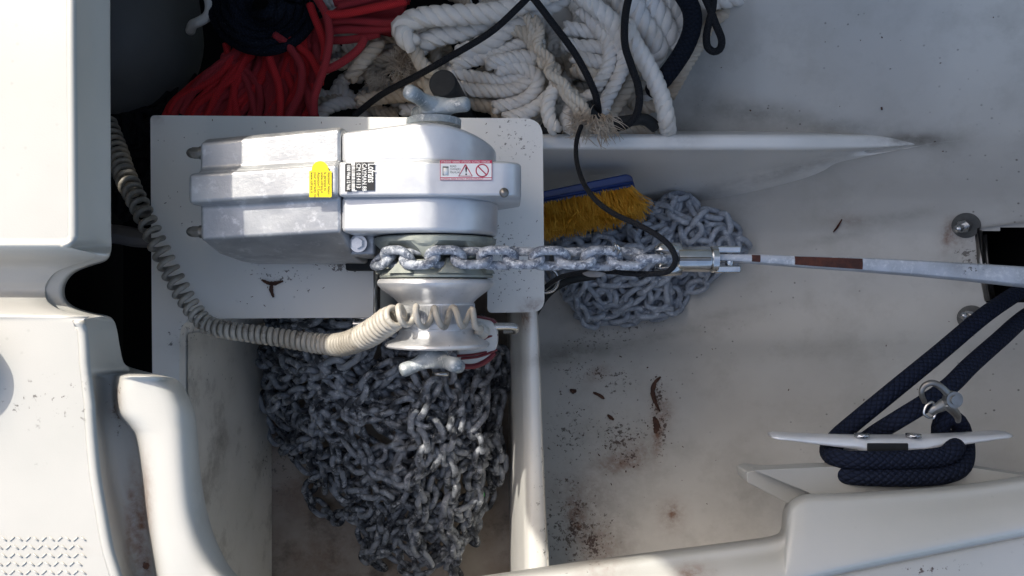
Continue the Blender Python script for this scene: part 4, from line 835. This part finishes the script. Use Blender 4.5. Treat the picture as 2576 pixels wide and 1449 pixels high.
rope('black_hose',[[(1340,800,-.20),(1368,752,-.17),(1400,722,-.15),(1440,704,-.14),(1500,694,-.13)]],'black',.0052,'black hose bending up past the plinth corner onto the spare chain','hose')
0 and rope('black_hose',[[(1462,806,-.30),(1485,820,-.30),(1510,826,-.30),(1532,822,-.30)]],'black',.005,'short black hose end showing under the lower edge of the spare chain','hose')
# black rubber post
pt=tag(empty('rubber_post',W(1150,290,-.1)),'black rubber topped post standing among the ropes behind the upper lever','post')
mb=MB(); a=W(1168,300,-.12); b=W(1113,208,.01); mb.tube([a,a.lerp(b,.95),a.lerp(b,.985),b],1,36,rf=lambda t:.0168 if t<.5 else (.0164 if t<.9 else .0148)); sm(mb.obj('post_shaft','black',pt),40)
# fender + eye
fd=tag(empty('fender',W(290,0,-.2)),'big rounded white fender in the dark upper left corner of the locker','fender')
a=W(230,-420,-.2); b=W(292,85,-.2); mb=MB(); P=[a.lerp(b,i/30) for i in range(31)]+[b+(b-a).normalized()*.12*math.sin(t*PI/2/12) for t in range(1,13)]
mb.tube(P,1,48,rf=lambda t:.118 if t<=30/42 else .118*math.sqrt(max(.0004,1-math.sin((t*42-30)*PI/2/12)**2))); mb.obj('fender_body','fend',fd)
rope('fender_line',[[(520,-20,-.08),(528,15,-.08),(522,40,-.085),(502,54,-.09),(485,62,-.1),(478,80,-.12)]],'wrope',.0062,'short white line curling beside the rounded fender','rope',n=14)
tag(tubeobj('grey_hose',pxpath([(240,585,-.1),(300,590,-.09),(345,598,-.09),(400,600,-.1)],10),.013,'hose'),'dark grey hose running under the coiled cable left of the plinth','hose')
# ---------------- coiled cable and handset -----------------
CP=[(262,300,-.10,28,.0165),(290,372,-.06,28,.0150),(318,450,-.01,28,.0140),(352,520,.02,27,.0132),(385,590,.03,26,.0128),(413,650,.03,26,.0122),(445,712,.03,26,.0118),(480,770,.03,25,.0108),(520,815,.035,24,.0078),(580,832,.04,24,.0070),(660,843,.04,24,.0068),(740,855,.04,25,.0067),(810,865,.045,27,.0066),(860,866,.06,30,.0065),(905,852,.09,33,.0063),(945,830,.115,36,.0063),(975,808,.13,36,.0066),(998,795,.142,32,.0085),
 (1020,793,.146,31,.0165),(1062,797,.150,33,.0190),(1105,799,.152,33,.0190),(1148,797,.151,32,.0190),(1188,799,.150,31,.0190)]
cols=spline([Vector((a,b,c)) for a,b,c,_,_ in CP],24); rp=spline([Vector((r,p*1000,0)) for _,_,_,r,p in CP],24)
AX=[W(*v) for v in cols]; T,U,B=frames(AX)
P=[];ph=-.6
for i in range(len(AX)-1):
    sub_=8; seg=(AX[i+1]-AX[i]).length
    for k in range(sub_):
        t=k/sub_; c=AX[i].lerp(AX[i+1],t); u=U[i].lerp(U[i+1],t); b_=B[i].lerp(B[i+1],t); pit=lerp(rp[i].y,rp[i+1].y,t)/1000; rad=lerp(rp[i].x,rp[i+1].x,t)*(H-c.z)/F
        rad*=1+.05*noise.noise(c*60)
        ph+=2*PI*seg/sub_/pit; P.append(c+(u*math.cos(ph)+b_*math.sin(ph))*(rad-.0030))
P+=spline([P[-1],W(1196,822,.142),W(1210,826,.135),W(1206,835,.12),W(1190,832,.09)],6)[1:]
P=resample(P,.0024)
cb=tubeobj('coiled_cable',P,.0031,'coil',n=9); addattrs(cb); cb.data.attributes['grime_shade'].data.foreach_set('value',[(.95-.75*sstep(620,840,p[1])) if p[0]<900 else 0.05 for p in (PX(v.co) for v in cb.data.vertices)]); tag(cb,'dirty cream spiral cable running along the well edge and stretched over the drum','cable')
hs=tag(empty('remote_handset',W(1210,860,.03)),'white windlass handset with maroon trim hanging behind the warping drum','handset')
hp=[(1150,812),(1200,800),(1238,808),(1252,832),(1252,866),(1246,884),(1228,908),(1195,921),(1150,921)]
prism(roundpoly([W(a,b,.055) for a,b in hp],.004,5),.015,.055,'handset_body','hand',hs,bevel=.006,seg=5)
prism(roundpoly([W(a,b,.047) for a,b in ((1146,800),(1200,795),(1240,803),(1252,815),(1240,818),(1205,812),(1150,815))],.002,3),.020,.050,'trim','maroon',hs,bevel=.002)
for L in ([(1168,878),(1200,872),(1222,850),(1252,842)],[(1160,902),(1200,898),(1232,888),(1250,880)],[(1150,895),(1185,893),(1225,886)],[(1160,922),(1195,921),(1225,907),(1244,888)]):
    tubeobj('trim',pxpath([(a,b,.0555 if i<3 else .052) for i,(a,b) in enumerate(L)],6),.0014 if L[0][1]!=922 else .003,'maroon',hs,n=8)
tubeobj('cable_boot',[W(1180,826,.07),W(1205,830,.062),W(1218,838,.056)],.008,'hand',hs,n=20)
tubeobj('hanging_hook',pxpath([(1240,822,.05),(1270,821,.05),(1290,822,.05),(1297,826,.048),(1294,831,.042),(1270,832,.035)],8),.0042,'steel',hs,n=14)
mb=MB(); mb.box(W(1108,940,.05),(.009,.0018,.006)); mb.obj('small_plate','steel',hs)
# ring at plinth edge
rg=[W(1376,706,-.03)+Vector((.0135*math.cos(t),.0145*math.sin(t),.004*math.sin(t))) for t in [2*PI*i/40 for i in range(41)]]
tag(tubeobj('steel_ring',rg,.0020,'steel',n=10,cap=False),'polished steel ring sticking out from the right edge of the white plinth','ring')
# small crumpled tag and shackle on the chain
tag(tubeobj('seizing_wire',pxpath([(1545,612,.165),(1550,622,.168),(1556,640,.150),(1548,650,.14),(1543,632,.160),(1552,618,.166),(1558,628,.166),(1552,642,.155)],8),.0014,'steel',n=6),'bit of bright seizing wire wound round one link of the taut chain','wire')
pl=roundpoly([W(a,b,.13) for a,b in ((1462,688),(1480,681),(1510,683),(1528,688),(1510,698),(1480,697))],.003,4)
tg=prism(pl,.1285,.13,'brass_tag','dsteel',bevel=.0004); tag(tg,'small oval metal tag on the black cord just below the taut chain','tag')
# ---------------- brush -----------------
br=tag(empty('scrubbing_brush',W(1480,500,-.15)),'deck brush with blue back and thick yellow bristles lying on the spare chain','brush')
bk=roundpoly([W(a,b,-.13) for a,b in ((1250,505),(1575,437),(1590,441),(1603,486),(1250,552))],.004,4)
prism(bk,-.165,-.13,'brush_back','blue',br,bevel=.004)
mb=MB(); a=W(1260,522,-.128); b=W(1592,459,-.128); mb.tube([a,b],.0025,8); mb.obj('brush_groove','blue',br)
mb=MB(); q=random.Random(5); ax=(W(1580,483,-.15)-W(1280,540,-.15)); o0=W(1280,540,-.15); nrm=Vector((ax.y,-ax.x,0)).normalized()
for i in range(34):
    for j in range(5):
        base=o0+ax*(i/33.)+Vector((0,0,-.026+.012*j+q.uniform(-.002,.002)))+nrm*(-.003)
        for k in range(22):
            t=(i/33.); d=(nrm+ax.normalized()*(q.gauss(0,.17)+(.45*max(0,t-.8)/.2 if t>.8 else 0))+Vector((0,0,q.gauss(0,.10)+.12*(j-2)))).normalized()
            L=.047*q.uniform(.72,1.1)*(1-.1*abs(j-2)); p=base+Vector((q.gauss(0,.0022),q.gauss(0,.0016),q.gauss(0,.002)))
            p2=p+d*L*.6; d2=(d+Vector((q.gauss(0,.3),q.gauss(0,.3),q.gauss(0,.3)))).normalized(); p3=p2+d2*L*.4
            mb.tube([p,p2,p3],.00062,3,cap=False)
mb.obj('bristles','bris',br)
# ---------------- bolts -----------------
def bolt(px,py,lab):
    zz=hz(px,py)+.002; c=W(px,py,zz); n=(W(px+10,py,hz(px+10,py))-W(px-10,py,hz(px-10,py))).cross(W(px,py-10,hz(px,py-10))-W(px,py+10,hz(px,py+10))).normalized()
    if n.z<0: n=-n
    e=tag(empty('hull_bolt',c),lab,'bolt')
    mb=MB(); mb.tube([c-n*.002,c+n*.0018],.0165,32); sm(mb.obj('washer','washer',e),40)
    n2=(n+Vector((-.35,0,0))).normalized()
    mb=MB(); mb.tube([c+n*.0018,c+n2*.0095],.0088,6); sm(mb.obj('nut','steel',e),30)
    mb=MB(); mb.tube([c+n2*(.0095+.001*k) for k in range(19)],1,20,rf=lambda t:.0050+.0004*math.sin(t*18*PI)); mb.obj('stud','steel',e)
bolt(2430,567,'stainless bolt stud with big round washer and a rust mark, above the anchor shank'); bolt(2444,800,'stainless bolt and washer half hidden behind the navy ropes below the slot')
# ---------------- cleat -----------------
ct=tag(empty('mooring_cleat',W(2240,1130,.14)),'long polished aluminium cleat with navy rope wrapped under its horns','cleat')
rows=[]
for i in range(41):
    t=i/40; px=lerp(1938,2535,t); s=abs(t-.5)*2
    topy=lerp(1097,1086,s**2)+ (4 if t<.5 else -3)*s*.5; th=lerp(42,14,min(1,s*1.15)**.8) if s>.25 else 41
    zc=.150; dz=lerp(.016,.010,s)
    if t<.012 or t>.988: th*=.6; topy+=3; dz*=.7
    yt=W(px,topy,.15).y; yb=yt-th*(H-.15)/F; x=W(px,topy,.15).x; rw=[]
    for k in range(16):
        a=2*PI*k/16; cc=math.cos(a); ss=math.sin(a); cc=math.copysign(abs(cc)**.6,cc); ss=math.copysign(abs(ss)**.6,ss)
        rw.append(Vector((x,(yt+yb)/2+ss*(yt-yb)/2,zc+cc*dz-.002*ss)))
    rw.append(rw[0].copy()); rows.append(rw)
hb_=grid('horn_bar',rows,'cleat',ct,attrs=False)
bm=bmesh.new(); bm.from_mesh(hb_.data); bmesh.ops.remove_doubles(bm,verts=bm.verts,dist=1e-5); bmesh.ops.holes_fill(bm,edges=bm.edges,sides=0); bm.to_mesh(hb_.data); bm.free()
for px in (2160,2300):
    mb=MB(); a=W(px,1128,.15); b=W(px,1182,.15); mb.tube([a,a.lerp(b,.3),b],1,24,rf=lambda t:.013+.004*t); mb.obj('leg','alu3',ct)
mb=MB(); mb.box(W(2233,1131,.1655),(.0195,.0062,.0012)); mb.obj('recess','black',ct,bevel=.001)
for px in (2168,2298):
    c=W(px,1094.5,.157); mb=MB(); mb.tube([c+Vector((0,-.002,0)),c+Vector((0,.0012,.0))],.007,20); mb.obj('screw_head','steel',ct)
mr=rope('mooring_rope',[
 [(2680,650,-.02),(2576,725,.02),(2480,790,.06),(2360,890,.09),(2240,988,.11),(2150,1062,.105),(2108,1098,.105),(2085,1130,.125),(2098,1150,.160),(2150,1157,.176),(2235,1158,.178),(2320,1154,.176),(2375,1147,.172),(2400,1128,.165),(2408,1105,.12),(2402,1085,.115)],
 [(2690,740,-.02),(2590,790,.03),(2510,858,.07),(2440,920,.10),(2390,970,.12),(2330,1012,.13),(2260,1055,.13),(2200,1092,.105),(2150,1130,.10),(2100,1165,.12),(2105,1185,.15),(2140,1196,.172),(2230,1200,.178),(2330,1199,.176),(2390,1190,.172),(2420,1170,.165),(2428,1135,.145),(2424,1100,.118),(2414,1068,.118),(2394,1050,.122),(2374,1054,.122),(2366,1080,.118),(2366,1110,.115),(2350,1130,.11)]],'navy',.0089,'navy braided mooring rope running from the slot and wrapped twice round the cleat','rope',n=22,res=8)
sk_=tag(empty('snap_shackle',W(2370,1005,.16)),'tarnished steel snap shackle clipped over the navy rope above the cleat','shackle')
mb=MB(); mb.tube(pxpath([(2326,1012,.165),(2318,990,.170),(2324,972,.172),(2342,963,.174),(2362,970,.174),(2382,988,.172),(2392,1002,.170)],8),.0031,12,rf=lambda t:.0022+.0016*t); mb.obj('bow','dsteel',sk_)
mb=MB(); c=W(2390,1003,.168); mb.tube([c,c+Vector((0,0,.008))],.0078,24); mb.tube([c+Vector((0,0,.008)),c+Vector((0,0,.010))],.0045,20); sm(mb.obj('pivot','dsteel',sk_),40)
mb=MB(); mb.tube(pxpath([(2386,1012,.166),(2366,1022,.166),(2352,1030,.166),(2340,1040,.164)],6),.005,12,rf=lambda t:.0068-.0035*t,squash=.6); mb.tube(pxpath([(2380,1014,.168),(2396,1030,.168),(2408,1046,.166),(2410,1060,.162)],6),.0045,12,rf=lambda t:.0058-.0035*t); mb.obj('jaw','dsteel',sk_)
mb=MB(); mb.tube(pxpath([(2352,1030,.166),(2346,1012,.167),(2330,1020,.166),(2324,1040,.166),(2334,1050,.166),(2346,1052,.164),(2352,1044,.164)],6),.0013,8); mb.obj('release_ring','steel',sk_)
# ---------------- leaves, crumbs -----------------
def leaf(P,wd,z,lab,nm='dry_leaf',m='leaf',onh=False):
    V=[];Fc=[]; pts=spline([Vector((a,b,0)) for a,b in P],6); n=len(pts); q=random.Random(int(P[0][0]))
    for i,p in enumerate(pts):
        t=i/(n-1); d=(pts[min(i+1,n-1)]-pts[max(i-1,0)]).normalized(); s=Vector((-d.y,d.x,0)); ww=wd*math.sin(PI*min(.96,max(.06,t)))**.6*(1+.25*q.uniform(-1,1))
        for k,(u,h) in enumerate(((-1,.0022),(-.4,.0007),(.3,.0007),(1,.0028))):
            r=p+s*ww*u; zz=(hz(r.x,r.y) if onh else z)+h+.0006; V.append(W(r.x,r.y,zz))
    for i in range(n-1):
        for k in range(3): Fc.append((i*4+k,i*4+k+1,i*4+k+5,i*4+k+4))
    o=pyd(nm,V,Fc,m); s=o.modifiers.new('s','SOLIDIFY'); s.thickness=.0005; return tag(o,lab,'leaf') if lab else o
lf=leaf([(658,704),(675,712),(690,713),(712,707)],4.5,.0005,'dark brown curled leaf scrap lying on the white plinth below the motor')
o=leaf([(686,712),(682,728),(688,748)],4,.0005,None,'leaf_lobe'); o.parent=lf
leaf([(1662,948),(1648,962),(1642,985),(1648,1010),(1660,1035)],5,0,'long curved dark brown leaf on the grey hull below the spare chain',onh=True)
leaf([(1645,1048),(1652,1070),(1648,1090)],8,0,'broad reddish brown leaf under the long curved leaf on the hull',onh=True)
leaf([(1492,987),(1508,994),(1520,1003)],4,0,'small dark leaf sliver near the middle of the stained hull panel',onh=True)
leaf([(1528,1043),(1536,1050),(1544,1056)],4,0,'tiny pointed leaf left of the broad reddish leaf',onh=True)
leaf([(1434,980),(1442,984),(1450,982)],5,0,'small round dark leaf near the well side wall on the hull',onh=True)
leaf([(362,1430),(367,1424),(374,1420)],7,.262,'dark dry leaf bit in the rusty gutter of the deck')
leaf([(2096,584),(2106,572),(2118,552)],1.6,0,'thin orange rusty sliver on the hull left of the washer bolt',nm='rusty_sliver',m='rusty',onh=True)
mb=MB(); q=random.Random(21)
def crumb(px,py,s):
    z=hz(px,py)+.0006; c=W(px,py,z); mb.box(c,(s*q.uniform(.5,1.5),s*q.uniform(.25,.6),.0005),Matrix.Rotation(q.uniform(0,3),3,'Z'))
for (cx,cy,sx,sy,n) in ((1480,930,40,22,70),(1560,1095,45,30,110),(1550,1150,40,20,50),(1430,1040,16,70,30),(1450,1320,24,50,70),(1500,1380,18,30,60),(1655,1000,14,40,40),(1500,1200,90,120,60),(1700,1000,160,150,60),(2200,200,220,130,50),(2300,900,150,120,30),(2300,420,180,80,12)):
    for i in range(n//3):
        px=q.gauss(cx,sx); py=q.gauss(cy,sy)
        if px>1385: crumb(px,py,abs(q.gauss(.0002,.0006))+.00025)
tag(mb.obj('leaf_crumbs','leaf',smooth=False),'scattered dark crumbs of leaf and dirt on the grey hull','debris',kind='stuff')
mb=MB()
for (cx,cy,sx,sy,n,z) in ((1290,640,40,80,30,.0004),(1300,360,40,40,14,.0004),(850,664,30,8,24,.0004),(720,720,120,40,14,.0004),(440,450,40,120,12,.0004),(700,305,150,6,8,.0004),(1250,750,60,20,20,.0004)):
    for i in range(n):
        px=q.gauss(cx,sx); py=q.gauss(cy,sy)
        if 395<px<1355 and 302<py<775 and not (930<px<1230 and py>660): mb.box(W(px,py,z),(abs(q.gauss(.0005,.0004))+.0002,.0003,.0003),Matrix.Rotation(q.uniform(0,3),3,'Z'))
tag(mb.obj('plinth_crumbs','leaf',smooth=False),'tiny dark specks of dirt on the white plinth','debris',kind='stuff')
gt=MB(); gt.box(W(1213,1244,-.19),(.0035,.0028,.001)); tag(gt.obj('chain_marker','green',bevel=.0008),'small bright green marker among the dark chain in the well','marker')
